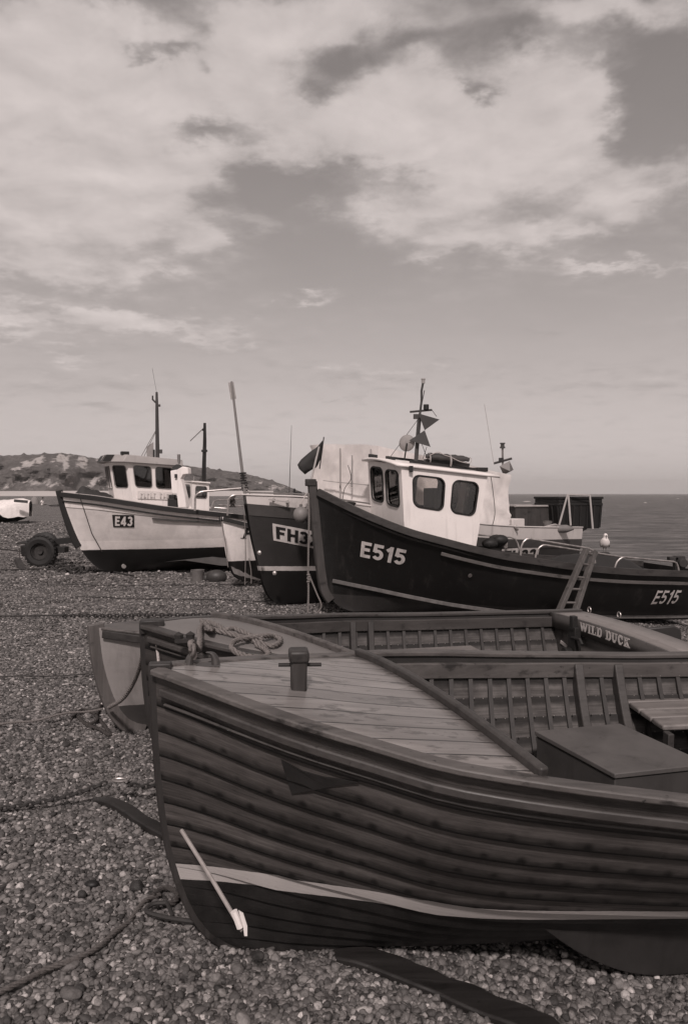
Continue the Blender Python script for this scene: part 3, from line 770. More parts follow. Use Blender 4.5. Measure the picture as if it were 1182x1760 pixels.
def clinker_boat(name, label, loc, head, heel, h, mats, N=12, xdeck=None, deckmat=None, coam=None, rib_x=(0.95, 2.6, 0.105), far_detail=True, stemw=0.045, transom=True):
    r = thing(name, (loc[0], loc[1], 0.0), label, 'boat', (R_(heel), 0, R_(head)))
    pl = MB()
    for sd_ in (-1, 1):
        q = strakes(h, sd_, N, h.L); pl.add(q.v, [], 0); b0 = len(pl.v) - len(q.v)
        pl.f += [tuple(b0 + k for k in f) for f in q.f]; pl.m += q.m; pl.uv += q.uv
    pl.build('planking', [mats['plank'], mats.get('inner', M_int)], r, ang=28)
    # stem post: follows the stem profile, stands a little above the sheer
    prof = [(h.pt(0, t, 1) * 1.0) for t in [k / 24 for k in range(25)]]
    pts = [Vector((p.x + 0.016, 0, p.z)) for p in prof]; pts.append(Vector((pts[-1].x, 0, pts[-1].z + 0.035)))
    st = MB(); st.sweep(pts, stemw, 0.085, (1, 0, 0.25)); st.build('stem', mats['stem'], r, bevel=.006)
    kb = MB(); kx = [h.XS[1][0] * .8, .8, 1.6, 2.4, h.L]
    kb.sweep([Vector((x, 0, h.zk(x) - 0.012)) for x in kx], .05, .07); kb.build('keel', mats['keel'], r, bevel=.004)
    gw = MB(); rb = MB(); iw = MB()
    for sd_ in (-1, 1):
        gw.sweep(h.line(1, sd_, 0.0, h.L, 44, .004, .012), .062, .024)
        rb.sweep(h.line(.972, sd_, 0.02, h.L, 44, .026, -.010), .026, .032)
        rb.sweep(h.line(.938, sd_, 0.03, h.L, 44, .020, -.004), .014, .013)
        x0 = (xdeck or .1)
        iw.sweep(h.line(.955, sd_, x0, h.L, 40, -.036, -.002), .026, .075)
    gw.build('gunwale', mats['gunwale'], r, bevel=.006); rb.build('rubbing_strake', mats['rub'], r, bevel=.007); iw.build('inwale', mats['inwale'], r, bevel=.004)
    x = rib_x[0]
    while x < rib_x[1]:
        for sd_ in (-1, 1):
            pr = [h.pt(x - .10 * (1 - t), t, sd_, -.020) for t in [.10 + .85 * k / 16 for k in range(17)]]
            MB().sweep(pr, .021, .014, (0, -sd_, .6)).build('rib', mats['rib'], r, smooth=True)
        x += rib_x[2]
    rv = MB(); te = [.03 + .955 * (i / N) ** .85 for i in range(N + 1)]
    x = rib_x[0]
    while x < rib_x[1]:
        for t in te[3:]:
            for k in (.0, .5):
                p = h.pt(x + k * rib_x[2], min(t + .012, .96), 1, -.030 if k == 0 else -.013); rv.ball(p, .0045, nu=6, nv=4)
        x += rib_x[2]
    rv.build('rivet_heads', M_bronze, r)['kind'] = 'stuff'
    if transom:
        tp = [h.pt(h.L, t, 1) for t in [1 - k / 12 for k in range(13)]] + [h.pt(h.L, t, -1) for t in [k / 12 for k in range(1, 13)]]
        MB().poly(tp, (.03, 0, 0)).build('transom', mats['inwale'], r)
    if xdeck:
        rows = []
        for i in range(31):
            f = i / 30; row = []
            for k in range(13):
                q = k / 12 * 2 - 1                     # -1 near .. 1 far
                xe = coam[0] + (coam[1] - coam[0]) * (q + 1) / 2
                x = .01 + (xe - .01) * f
                y = max(h.b(x) - .012, .004) * q
                row.append(Vector((x, y, h.zs(x) + .016 + .028 * (1 - q * q) * min(f * 2, 1))))
            rows.append(row)
        MB().grid(rows).build('foredeck', deckmat, r, solid=.02)
        ce = []
        for k in range(13):
            q = (k / 12 * 2 - 1) * .985; xe = coam[0] + (coam[1] - coam[0]) * (q + 1) / 2
            ce.append(Vector((xe + .012, (h.b(xe) - .005) * q, h.zs(xe) + .022 + .028 * (1 - q * q))))
        MB().sweep(ce, .034, .052).build('coaming', mats['coaming'], r, bevel=.008)
        bm_ = [Vector((p.x + .004, p.y * .97, p.z - .06)) for p in ce]; MB().sweep(bm_, .03, .09).build('deck_beam', mats['rib'], r)
    return r

def grown_frame(h, x, r, mat, w=.045, d0=.085, tlo=.12):
    pr = []; inn = []
    for k in range(22):
        t = tlo + (.97 - tlo) * k / 21
        pr.append(h.pt(x - .10 * (1 - t), t, 1, -.012))
        dd = d0 * (.70 + 2.2 * sstep(.80, .30, t)); inn.append(h.pt(x - .10 * (1 - t) + .10 * sstep(.75, .3, t), t, 1, -.012 - dd))
    m = MB(); k = len(pr)
    for i in range(k - 1):
        for a, b_, c, d in ((pr[i], pr[i+1], inn[i+1], inn[i]),):
            dx = Vector((w, 0, 0)); m.add([a, b_, c, d, a + dx, b_ + dx, c + dx, d + dx], [(0,1,2,3), (7,6,5,4), (3,2,6,7)] + ([(1,5,6,2)] if i == k-2 else []))
    return m.build('grown_frame', mat, r, ang=40, bevel=.006)

# ---- nearest boat
S_ = [0, .15, .3, .5, .75, 1.0, 1.5, 2.2, 3.0, 4.0]
h1_ = Hull(4.0, S_, [.022, .135, .252, .393, .535, .68, .805, .90, .86, .72], ([0, 1, 2.5, 4.0], [1.079, .930, .824, .83]), ([0, .4, 1, 4], [-.055, -.055, -.035, .02]),
          ([0, .02, .06, .11, .2, .3, .45, .7, 1], [.40, .34, .25, .185, .125, .085, .045, .015, 0]), (.16, .16, .52, .52), (.30, .08, .74, .42), 0.0, 1.2, (0.0, .32))
mat1 = dict(plank=plank_mat('varnished_clinker_planking', .022, .092, .272, .335, .014, .40, .012), stem=M_stem, keel=M_darkwood, gunwale=M_gun, rub=M_gund, inwale=wood('scrubbed_inwale', .045, .12, .8, .6), rib=M_rib, coaming=M_gund)
M_deck1 = deckwood('weathered_deck_planks', .13, .26, .098, .5)
b1 = clinker_boat('clinker_boat', 'nearest varnished clinker rowing boat with planked foredeck and a white waterline stripe', (-.721, 3.091), 7.3, 3.8, h1_, mat1, 13, .84, M_deck1, (1.24, .84), (.93, 3.2, .104))
W1 = wm(b1)
def L1(px, py, z):   # pixel -> boat-local point on the local plane z (only a drafting aid)
    inv = W1.inverted(); o = inv @ Vector((0, 0, EYE)); d = inv.to_3x3() @ Vector(((px - CX) / F, 1, -(py - HY) / F)); return o + d * ((z - o.z) / d.z)
# mooring post
pb = L1(513, 1177, 1.045)
po = MB().box(pb + Vector((0, 0, .045)), (.058, .066, .15), taper=1.06); po.box(pb + Vector((0, 0, .113)), (.074, .082, .046))
post = po.build('mooring_post', wood('post_wood', .02, .055, .7, .5, 'Z'), b1, bevel=.010)
MB().tube([pb + Vector((-.075, .0, .078)), pb + Vector((.085, 0, .075))], .0075, 8).build('cross_pin', M_rust, post)
# fairlead at the far gunwale near the bow
fl = L1(338, 1143, 1.075); fm_ = MB()
fm_.box(fl + Vector((.025, 0, -.004)), (.13, .05, .014))
for dx, lean in ((-.022, -1), (.066, 1)):
    q = [fl + Vector((dx + lean * .022, y, .004)) for y in (-.022, .022)]
    rows = []
    for k in range(9):
        t = k / 8; hx = dx - lean * (.004 + .030 * t * t) + lean * .012; hz = .002 + .048 * math.sin(t * 1.7); wd_ = .022 * (1 - .45 * t)
        cc_ = fl + Vector((hx, 0, hz)); rows.append([cc_ + Vector((wd_ * math.cos(a) * .8, wd_ * math.sin(a), 0)) for a in np.linspace(0, 6.2832, 11)[:-1]])
    fm_.grid(rows, cv=True); fm_.f.append(tuple(range(len(fm_.v) - 10, len(fm_.v)))); fm_.m.append(0); fm_.uv.append(None)
fm_.build('fairlead', paint('dull_bronze', .07, .5, .45, 25), b1, bevel=.003)
# engine box
A_ = L1(918, 1256, .615); B_ = L1(1064, 1243, .615); D_ = L1(1056, 1330, .615); C_ = B_ + D_ - A_
eb = MB(); dn = Vector((0, 0, -.40))
def inset(k): 
    c = (A_ + B_ + C_ + D_) / 4; return [p + (c - p) * k for p in (A_, D_, C_, B_)]
M_box = paint('grey_painted_plywood', .10, .6, .3, 4, .55)
eb.poly([p - Vector((0, 0, .02)) for p in inset(.03)], dn); ebo = eb.build('engine_box', paint('worn_box_side', .055, .6, .3, 5, .6), b1, bevel=.004)
MB().poly(inset(0.0), (0, 0, -.022)).build('lid', M_box, ebo, bevel=.004)
for x in (2.02, 2.24): grown_frame(h1_, x, b1, M_gund)
# side bench behind the second frame
bench = MB()
for k in range(4):
    y0 = .40 + k * .115
    bench.box((2.82, y0 + .055, .625), (1.08, .108, .028))
bench.build('side_bench', M_bung, b1, bevel=.008)
MB().box((2.285, .36, .42), (.03, .05, .40)).build('bench_leg', M_rib, b1, bevel=.004)
MB().sweep(h1_.line(.62, 1, .85, 2.0, 20, -.045), .035, .03).build('stringer', M_gun, b1, bevel=.004)
fl_ = MB()
for k in range(6):
    y = -.225 + k * .09; fl_.box((2.25, y, .285), (1.9, .082, .02))
fl_.build('floor_boards', M_rib, b1, bevel=.003)
# bilge keel: deep rounded plate
bk = []
for k in range(15):
    a = k / 14; bk.append((1.28 + .62 * a, .335 - .365 * math.sin(a * math.pi / 2) ** 0.9))
bk += [(2.3, -.035), (2.8, .0), (3.2, .10), (3.35, .30), (3.35, .40), (1.28, .40)]
for sd_ in (-1, 1):
    MB().poly([Vector((x, sd_ * (.42 - (.335 - z) * .18), z)) for x, z in bk], (0, .028, 0)).build('bilge_keel', paint('worn_bilge_plate', .030, .5, .35, 6, .6), b1, bevel=.004)
# triangular patch bolted to the bow
def onh(px, py, off=.026):
    inv = W1.inverted(); o = inv @ Vector((0, 0, EYE)); d = (inv.to_3x3() @ Vector(((px - CX) / F, 1, -(py - HY) / F)))
    best = None; t = 1.5
    while t < 4.5:
        p = o + d * t
        if 0.02 < p.x < h1_.L and p.z < h1_.zs(max(p.x, 0)) and p.z > .05:
            xx = p.x
            for _ in range(3): xx = p.x - spl(*h1_.XS, max(0, (p.z - h1_.zk(max(xx,0))) / (h1_.zs(max(xx,0)) - h1_.zk(max(xx,0))))) * max(0, 1 - max(xx,0) / h1_.xr) ** 1.5
            xx = max(xx, 0.001)
            q = h1_.at(xx, p.z, -1, off)
            if p.y >= q.y: return q, xx
        t += .004
    return o + d * 3, 1.0
tri = [onh(*p)[0] for p in ((483, 1303), (520, 1322), (560, 1333), (616, 1340), (560, 1350), (501, 1361), (491, 1330))]
MB().poly(tri, (0, .012, 0)).build('bow_patch', paint('patch_plate', .020, .55, .3, 10, .3), b1, smooth=False)
ke = [Vector((x, 0, z)) for x, z in ((.30, .05), (.36, .0), (.46, -.03), (.7, -.035), (1.1, -.02), (1.5, .0))]

# ---- second boat
h2_ = Hull(3.20, S_[:-1], [.022, .20, .36, .50, .61, .69, .775, .776, .718], ([0, 1, 2.5, 3.2], [1.0, .886, .841, .84]), ([0, .4, 1, 3], [.02, .02, .03, .05]),
          ([0, .02, .06, .11, .2, .3, .45, .7, 1], [.40, .34, .25, .185, .125, .085, .045, .015, 0]), (.16, .16, .52, .52), (.34, .06, .80, .40), 0.0, 1.2, (0.0, .35))
mat2 = dict(mat1, plank=plank_mat('dark_varnished_planking', .018, .050, .20, .262, .014, .42, .0), gunwale=M_gund, rub=M_gund, inwale=M_gund, coaming=M_gun, rib=M_rib)
M_deck2 = paint('grey_deck_paint', .175, .55, .14, 3, .25)
b2 = clinker_boat('clinker_boat', 'dark varnished clinker boat lettered WILD DUCK with a grey foredeck and coiled rope', (-1.132, 4.512), 14.9, 1.66, h2_, mat2, 12, .6, M_deck2, (1.10, .40), (.62, 2.90, .118), stemw=.05)
W2 = wm(b2)
def L2(px, py, z):
    inv = W2.inverted(); o = inv @ Vector((0, 0, EYE)); d = inv.to_3x3() @ Vector(((px - CX) / F, 1, -(py - HY) / F)); return o + d * ((z - o.z) / d.z)
def L2x(px, py, x):
    inv = W2.inverted(); o = inv @ Vector((0, 0, EYE)); d = inv.to_3x3() @ Vector(((px - CX) / F, 1, -(py - HY) / F)); return o + d * ((x - o.x) / d.x)
MB().box((.045, 0, 1.005), (.13, .085, .075)).build('stem_head_block', M_stem, b2, bevel=.006)
MB().tube([Vector((.09, -.04, .99)), Vector((.20, -.055, .985))], .007, 8).build('mooring_pin', M_rust, b2)
MB().sweep(h2_.line(.80, -1, .03, h2_.L, 36, .026), .026, .03).build('lower_rubbing_strake', M_gun, b2, bevel=.006)
cl = MB(); cp = L2(318, 1102, 1.0); cl.box(cp + Vector((0, .03, .0)), (.10, .05, .02)); cl.lathe([(.001, 0), (.02, 0), (.024, .03), (.001, .045)], cp + Vector((-.03, .03, .0)), n=10); cl.lathe([(.001, 0), (.02, 0), (.024, .03), (.001, .045)], cp + Vector((.03, .03, .0)), n=10)
cl.build('fairlead', M_rust, b2)
for x in (1.40, 1.53): grown_frame(h2_, x, b2, M_rib, .04, .075)
th = MB(); th.box((1.92, 0, .64), (.70, 1.26, .026)); th.build('thwart', M_bung, b2, bevel=.006)
# stern: deck, name board, bulkhead
def camb(y): return .020 * (1 - (y / .70) ** 2)
sd0, sd1 = 2.955, 3.20; rows = []; bh = []; fb_ = []
for i in range(2):
    rows.append([Vector(((sd0, sd1)[i], y, .850 + camb(y))) for y in np.linspace(-.69, .69, 15)])
MB().grid(rows).build('stern_deck', wood('grey_worn_stern_deck', .14, .26, .3, .55, 'Y'), b2, solid=.025)
nb_ = MB().grid([[Vector((sd0 - .012, y, .853 + camb(y) - dz)) for y in np.linspace(-.69, .69, 15)] for dz in (0, .105)], 0); nbo = nb_.build('name_board', wood('name_board_wood', .035, .085, .5, .5, 'Y'), b2, solid=.018)
MB().grid([[Vector((sd0 + .012, y, .755 + camb(y) - dz * .58)) for y in np.linspace(-.66, .66, 9)] for dz in (0, .5, 1)]).build('stern_bulkhead', wood('bulkhead_wood', .045, .105, .6, .6, 'Y'), b2, solid=.015)
# slab serif lettering
GLY = {
 'W': [((0,1),(.25,0)),((.25,0),(.5,.85)),((.5,.85),(.75,0)),((.75,0),(1,1)),((-.1,1),(.16,1),'s'),((.84,1),(1.1,1),'s'),((.38,.97),(.62,.97),'s')],
 'I': [((.5,0),(.5,1)),((.2,0),(.8,0),'s'),((.2,1),(.8,1),'s')],
 'L': [((.3,0),(.3,1)),((.05,1),(.58,1),'s'),((.05,0),(.95,0),'s'),((.92,0),(.92,.3),'s')],
 'D': [((.25,0),(.25,1)),((0,0),(.6,0),'s'),((0,1),(.6,1),'s'),((.6,1),(.85,.8)),((.85,.8),(.88,.5)),((.88,.5),(.85,.2)),((.85,.2),(.6,0))],
 'U': [((.2,1),(.2,.3)),((.2,.3),(.35,.04)),((.35,.04),(.65,.04)),((.65,.04),(.82,.3),'s'),((.82,.3),(.82,1),'s'),((0,1),(.4,1),'s'),((.64,1),(1,1),'s')],
 'C': [((.85,.75),(.65,.96)),((.65,.96),(.35,.96)),((.35,.96),(.15,.7)),((.15,.7),(.15,.3)),((.15,.3),(.35,.04)),((.35,.04),(.65,.04)),((.65,.04),(.88,.25),'s'),((.86,.68),(.86,1),'s')],
 'K': [((.22,0),(.22,1)),((0,0),(.46,0),'s'),((0,1),(.46,1),'s'),((.22,.42),(.8,1),'s'),((.40,.58),(.85,0)),((.62,1),(1,1),'s'),((.66,0),(1.06,0),'s')]}
lt = MB(); M_name = paint('faded_letter_paint', .60, .6, .3, 20, .3)
y_start = None
pA = L2x(1004, 1076, sd0); pB = L2x(1090, 1098, sd0)
ya, yb = pA.y, pB.y
total = sum({'W': 1.25, 'I': .62, ' ': .55}.get(c, .95) for c in 'WILD DUCK')
cu_ = 0
for ch in 'WILD DUCK':
    adv = {'W': 1.25, 'I': .62, ' ': .55}.get(ch, .95)
    if ch == ' ': lt.build('name_word', M_name, nbo, smooth=False); lt = MB()
    if ch != ' ':
        wdt = adv * .84
        for sg in GLY[ch]:
            (xa, za), (xb, zb) = sg[0], sg[1]; wid = .30 if len(sg) == 2 else .15
            def pp(u, v):
                y = ya + (yb - ya) * (cu_ + u * wdt) / total
                return Vector((sd0 - .031, y, .853 + camb(y) - .016 - .052 * (1 - v)))
            p0, p1 = Vector((xa, za)), Vector((xb, zb)); d = (p1 - p0); hd = d.normalized(); nn = Vector((-hd.y, hd.x))
            asp = .052 / abs((yb - ya) / total * wdt)
            ww = wid / 2
            nn = Vector((nn.x * asp, nn.y)); ex = Vector((hd.x * asp, hd.y)) * (.04 if len(sg) == 2 else .06)
            q = [p0 - nn*ww*1 - ex, p0 + nn*ww - ex, p1 + nn*ww + ex, p1 - nn*ww + ex]
            lt.poly([pp(k.x, k.y) for k in q], (.012, 0, 0))
    cu_ += adv
lt.build('name_word', M_name, nbo, smooth=False)
for px, py in ((1012, 1053), (1063, 1062)):
    q = L2(px, py, .90); MB().tube([q + Vector((.0, .02 * math.cos(a), .02 + .02 * math.sin(a))) for a in np.linspace(-.9, 4.0, 10)], .004, 6).build('eye_bolt', M_steel, b2)
la = MB(); q = L2x(991, 1100, sd0 - .03)
la.box(q + Vector((-.02, 0, .01)), (.05, .09, .17)); la.box(q + Vector((-.03, 0, .12)), (.04, .045, .10)); la.tube([q + Vector((-.04, 0, .02)), q + Vector((-.05, -.12, .03)), q + Vector((-.05, -.15, .0))], .011, 8)
la.lathe([(.001, 0), (.04, 0), (.045, .05), (.001, .06)], q + Vector((-.05, 0, -.09)), Euler((0, R_(-90), 0)).to_matrix(), 12)
la.build('outboard_clamp', M_black, b2, bevel=.004)
q = L2x(968, 1107, sd0 - .006); MB().box(q, (.006, .085, .022), Euler((R_(12), 0, 0)).to_matrix()).build('label_plate', M_signwhite, b2)
# rudder blade hanging beyond the stern
rd = L2(1150, 1086, .80); MB().poly([rd + Vector(v) for v in ((-.16, .03, .025), (.02, -.02, .045), (.07, -.03, .02), (.075, -.03, -.05), (.03, -.02, -.10), (-.16, .03, -.10))], (.01, .03, 0)).build('rudder_head', paint('rudder_board', .030, .5, .3, 8, .3), b2, bevel=.01)

# ---- third, pale-hulled boat
S3 = [0, .15, .3, .5, .75, 1.0, 1.5, 2.2, 2.9]
h3_ = Hull(2.9, S3, [.022, .18, .32, .45, .55, .61, .66, .64, .5], ([0, .4, 1, 2.9], [.80, .755, .68, .60]), ([0, .4, 1, 3], [.01, .01, .02, .05]),
          ([0, .02, .06, .12, .25, .45, .7, 1], [.36, .32, .24, .19, .125, .07, .025, 0]), (.16, .16, .52, .52), (.5, .05, .9, .38), 0.0, 1.1, (0.0, .4))
b3 = thing('rowing_boat', (-1.78, 5.75, ground(-1.78, 5.75)), 'pale grey smooth-hulled boat farthest left of the three small boats, mostly hidden', 'boat', (0, 0, R_(33)))
h3_.shell(36, 16).build('hull', bands('pale_grey_hull_paint', [(-1, .050), (.215, .27)], 0.0, 0.0, .5, .3), b3)
pts = [h3_.pt(0, k / 20, 1) for k in range(21)]; pts = [Vector((p.x - .01, 0, p.z)) for p in pts] + [Vector((-.012, 0, .825))]
MB().sweep(pts, .055, .11, (1, 0, .25)).build('stem', wood('worn_stem_wood', .06, .14, .6, .6, 'Z'), b3, bevel=.006)
m = MB()
for sd_ in (-1, 1): m.sweep(h3_.line(.965, sd_, .02, 2.9, 30, .018), .03, .055)
m.build('rubbing_strake', M_darkwood, b3, bevel=.005)
h3_.deck(.02, 1.0, -.005, 0, 16).build('foredeck', M_gun, b3, solid=.02)

# ------------------------------------------------------------------ shared builders for the fishing boats
def rrect(u0, u1, v0, v1, ru, rv, n=5):
    o = []
    for (cu, cv, a0) in ((u1-ru, v1-rv, 0), (u0+ru, v1-rv, 90), (u0+ru, v0+rv, 180), (u1-ru, v0+rv, 270)):
        for k in range(n + 1):
            a = R_(a0 + 90 * k / n); o.append((cu + ru * math.cos(a), cv + rv * math.sin(a)))
    return o
def wall_panel(q, holes, th, mat, parent, name='wall', gasket=None, pane=None, gr=.014):
    'q: four corners (bottom-left, bottom-right, top-right, top-left seen from outside); holes in u,v with corner radius'
    bl, br, tr, tl = [Vector(p) for p in q]
    nrm = (br - bl).cross(tl - bl).normalized()
    def mp(u, v): return (bl * (1-u) + br * u) * (1-v) + (tl * (1-u) + tr * u) * v
    bm = bmesh.new()
    def loop(pts, off):
        vs = [bm.verts.new(mp(u, v) + nrm * off) for u, v in pts]
        return [bm.edges.new((vs[i], vs[(i+1) % len(vs)])) for i in range(len(vs))], vs
    outer = [(0,0),(1,0),(1,1),(0,1)]; loops = [outer] + [rrect(*h) for h in holes]
    sides = []
    for off in (0, -th):
        ed = []; lv = []
        for lp in loops: e, vs_ = loop(lp, off); ed += e; lv.append(vs_)
        bmesh.ops.triangle_fill(bm, use_beauty=True, use_dissolve=False, edges=ed); sides.append(lv)
    for a, b_ in zip(*sides):
        n_ = len(a)
        for i in range(n_): bm.faces.new((a[i], a[(i+1) % n_], b_[(i+1) % n_], b_[i]))
    bmesh.ops.recalc_face_normals(bm, faces=bm.faces)
    m = MB(); bm.verts.index_update(); m.add([v.co.copy() for v in bm.verts], [tuple(v.index for v in f.verts) for f in bm.faces]); bm.free()
    wo = m.build(name, mat, parent, smooth=False)
    for h in holes:
        lp = [mp(u, v) + nrm * .004 for u, v in rrect(*h)]
        wf = MB().tube(lp, gr, 6, closed=True).build('window', gasket, wo)
        if pane: MB().poly([p - nrm * .018 for p in lp], -nrm * .005).build('pane', pane, wf, smooth=False)
    return wo, mp, nrm

def pipe(name, pts, r, mat, parent, world=True, n=8, sub=5):
    return MB().tube(catmull(pts, sub), r, n).build(name, mat, parent, world=world)
def rail(parent, pts, r=.016, name='rail', mat=None):
    'hand rail through pixel points (px, py, depth), bends rounded'
    P_ = [P(*p) for p in pts]; out_ = [P_[0]]
    for a, b_, c in zip(P_, P_[1:], P_[2:]):
        l = min((b_-a).length, (c-b_).length) * .45; l = min(l, .09)
        p0 = b_ + (a-b_).normalized()*l; p1 = b_ + (c-b_).normalized()*l
        out_ += [p0, p0*.25 + b_*.5 + p1*.25, p1]
    out_.append(P_[-1]); return MB().tube(out_, r, 8).build(name, mat or M_steel, parent, world=True)

def stem_post(h, parent, mat, w, d, top=.06, fwd=-.02, t_lo=0.0):
    pts = [h.pt(0, t_lo + (1 - t_lo) * k / 24, 1) for k in range(25)]
    pts = [Vector((p.x + fwd, 0, p.z)) for p in pts]; pts.append(pts[-1] + Vector((-.005, 0, top)))
    return MB().sweep(pts, w, d, (1, 0, .2)).build('stem', mat, parent, bevel=.01)
def strake(h, parent, t, w, hgt, mat, name, x0=.03, x1=None, off=.02, sides=(-1, 1)):
    m = MB()
    for sd_ in sides: m.sweep(h.line(t, sd_, x0, x1 or h.L, 44, off), w, hgt)
    return m.build(name, mat, parent, bevel=.006)
def reg(h, parent, txt, s0, s1, zfun, hgt, mat, th=.2, shear=0.0, off=.010, side=-1, name='registration_number', gap=.10):
    def fn(u, v, lift):
        x = s0 + (s1 - s0) * u; return h.at(x, zfun(x) + v * hgt, side, off + lift)
    return letters(name, txt, fn, mat, parent, th, shear, gap)
def plate(h, parent, s0, s1, zfun, z0, z1, mat, off=.006, side=-1, name='registration_plate'):
    rows = [[h.at(s0 + (s1-s0)*i/10, zfun(s0 + (s1-s0)*i/10) + z0 + (z1-z0)*j/4, side, off) for i in range(11)] for j in range(5)]
    return MB().grid(rows).build(name, mat, parent, smooth=False, recalc=False)
BOW = (.14, .22, .42, .58); MID = (.66, .06, .90, .40)

# ------------------------------------------------------------------ black fishing boat with two registration numbers
S5 = [0, .15, .3, .6, 1.15, 2.0, 3.5, 5.5, 6.5]
h5 = Hull(6.45, S5, [.04, .17, .30, .50, .75, .95, 1.08, 1.0, .84],
          ([0, .15, .3, .6, 1.15, 1.6, 2.0, 2.5, 3.0, 3.5, 4.5, 5.5, 6.5], [1.828, 1.742, 1.656, 1.50, 1.275, 1.15, 1.045, .93, .847, .768, .655, .585, .513]),
          ([0, .6, 2, 4, 6.5], [.03, .03, -.06, -.22, -.36]),
          ([0, .03, .08, .15, .22, .6, 1], [.85, .54, .36, .25, .19, .10, .03]), BOW, MID, .02, 2.0, (0.0, .5))
b5 = thing('fishing_boat', (-.44, 11.2, 0), 'black fishing boat numbered E515 with a white wheelhouse and a ladder at its side', 'fishing boat', (0, 0, R_(20)))
M_h5 = bands('black_hull_paint', [(-9, .030), (.36, .0085)], -.085, .02, .42, .35, .35, .12)
h5.shell(60, 28).build('hull', M_h5, b5)
stem_post(h5, b5, wood('weathered_oak_stem', .030, .075, .7, .6, 'Z'), .10, .12, .10, -.03, .16)
MB().box((-.03, 0, 1.91), (.135, .125, .10)).build('stem_head', M_darkwood, b5, bevel=.012)
strake(h5, b5, .985, .055, .10, wood('dark_rubbing_strake', .022, .055, .6, .5), 'gunwale', .02)
strake(h5, b5, .885, .04, .05, wood('scuffed_rubbing_strake', .045, .12, .6, .5), 'rubbing_strake', 1.6)
strake(h5, b5, .36, .03, .055, paint('scuffed_spray_rail', .12, .6, .4, 9, .6), 'spray_rail', .12, 6.2)
h5.deck(.05, 6.4, .10, .05, 36).build('deck', M_dgrey, b5, solid=.03)
reg(h5, b5, 'E515', .55, 1.15, lambda s: .875 - .20 * (s - .55), .225, M_signwhite, .20, .05, .012)
reg(h5, b5, 'E515', 5.14, 5.64, lambda s: .07 - .035 * (s - 5.14), .225, M_signwhite, .15, .16, .014)
for px, py in ((819, 992),):
    pass
# wheelhouse
def loc5(s, y, z): return Vector((s, y, z + .09 * y))
hw = .62
zt = lambda s: 2.205 - .095 * (s - 1.08)
bot = [loc5(1.14, hw, 1.14), loc5(1.14, -hw, 1.14), loc5(2.22, -hw, .90), loc5(2.22, hw, .90)]
top = [loc5(1.08, hw, zt(1.08)), loc5(1.08, -hw, zt(1.08)), loc5(2.44, -hw, zt(2.44)), loc5(2.44, hw, zt(2.44))]
wh = MB().box(loc5(1.75, .1, 1.0), (.6, .5, .06)).build('wheelhouse', M_white, b5)
V0 = .60
wall_panel([bot[0], bot[1], top[1], top[0]], [(.09, .45, .45, .92, .09, .07), (.55, .91, .44, .91, .09, .07)], .03, M_white, wh, 'front_wall', M_black, M_glass)
wall_panel([bot[1], bot[2], top[2], top[1]], [(.13, .50, .49, .89, .075, .085), (.60, .91, .49, .89, .075, .085)], .03, M_white, wh, 'side_wall', M_black, M_glass)
wall_panel([bot[3], bot[0], top[0], top[3]], [(.09, .40, .47, .89, .075, .09), (.50, .87, .47, .89, .075, .09)], .03, M_white, wh, 'side_wall', M_black, M_glass)
ll = [p + Vector((0, -.045, 0)) for p in (bot[3], bot[0], top[0], top[3])]
wall_panel(ll, [(.09, .40, .47, .89, .075, .09), (.50, .87, .47, .89, .075, .09)], .012, M_dgrey, wh, 'shade_panel', M_black, None)  # dark sheet added to stand for shade on the far wall's inner face
wall_panel([bot[2], bot[3], top[3], top[2]], [(.12, .42, .30, .92, .05, .05), (.56, .9, .50, .9, .08, .08)], .03, M_white, wh, 'rear_wall', M_black, M_glass)
rf = [loc5(.98, hw + .07, zt(.98)), loc5(.98, -hw - .07, zt(.98)), loc5(2.55, -hw - .07, zt(2.55)), loc5(2.55, hw + .07, zt(2.55))]
rows = []
for i in range(9):
    row = []
    for k in range(9):
        u, v = i / 8, k / 8 * 2 - 1
        row.append(loc5(1.0 + (2.62 - 1.0) * u - .05 * (1 - v*v) * (1 if i == 0 else 0), v * (hw + .045), zt(1.0 + 1.62 * u) + .012 + .05 * (1 - v*v)))
    rows.append(row)
MB().grid(rows).build('roof', M_white, wh, solid=.035)
rk = MB()
for x0, x1, y in ((1.06, 1.10, .40), (1.15, 1.19, -.05)): rk.sweep([loc5(x0, y - .16, zt(x0) + .075), loc5(x0 + .03, y + .16, zt(x0) + .075)], .05, .05)
rk.sweep([loc5(1.30, -.42, zt(1.3) + .065), loc5(2.40, -.42, zt(2.4) + .065)], .03, .035); rk.sweep([loc5(1.30, .30, zt(1.3) + .085), loc5(2.40, .30, zt(2.4) + .085)], .03, .035)
rk.box(loc5(2.46, -.30, zt(2.46) + .06), (.17, .30, .06))
rk.build('roof_rack', M_black, wh, bevel=.006)
MB().box(P(706, 806, 10.99), (.055, .05, .085)).build('deck_lamp', M_black, wh, world=True)
# grab rail and fittings inside the wheelhouse seen through the panes
ins = MB(); ins.box(loc5(1.40, .25, 1.62), (.30, .5, .10)); ins.tube([loc5(1.9, .1, 1.0), loc5(1.9, .1, 1.5)], .05); ins.box(loc5(1.9, .1, 1.62), (.10, .36, .42)); ins.box(loc5(2.3, -.42, 1.78), (.06, .12, .14))
ins.build('helm_console', M_dgrey, wh, bevel=.01)['kind'] = 'stuff'
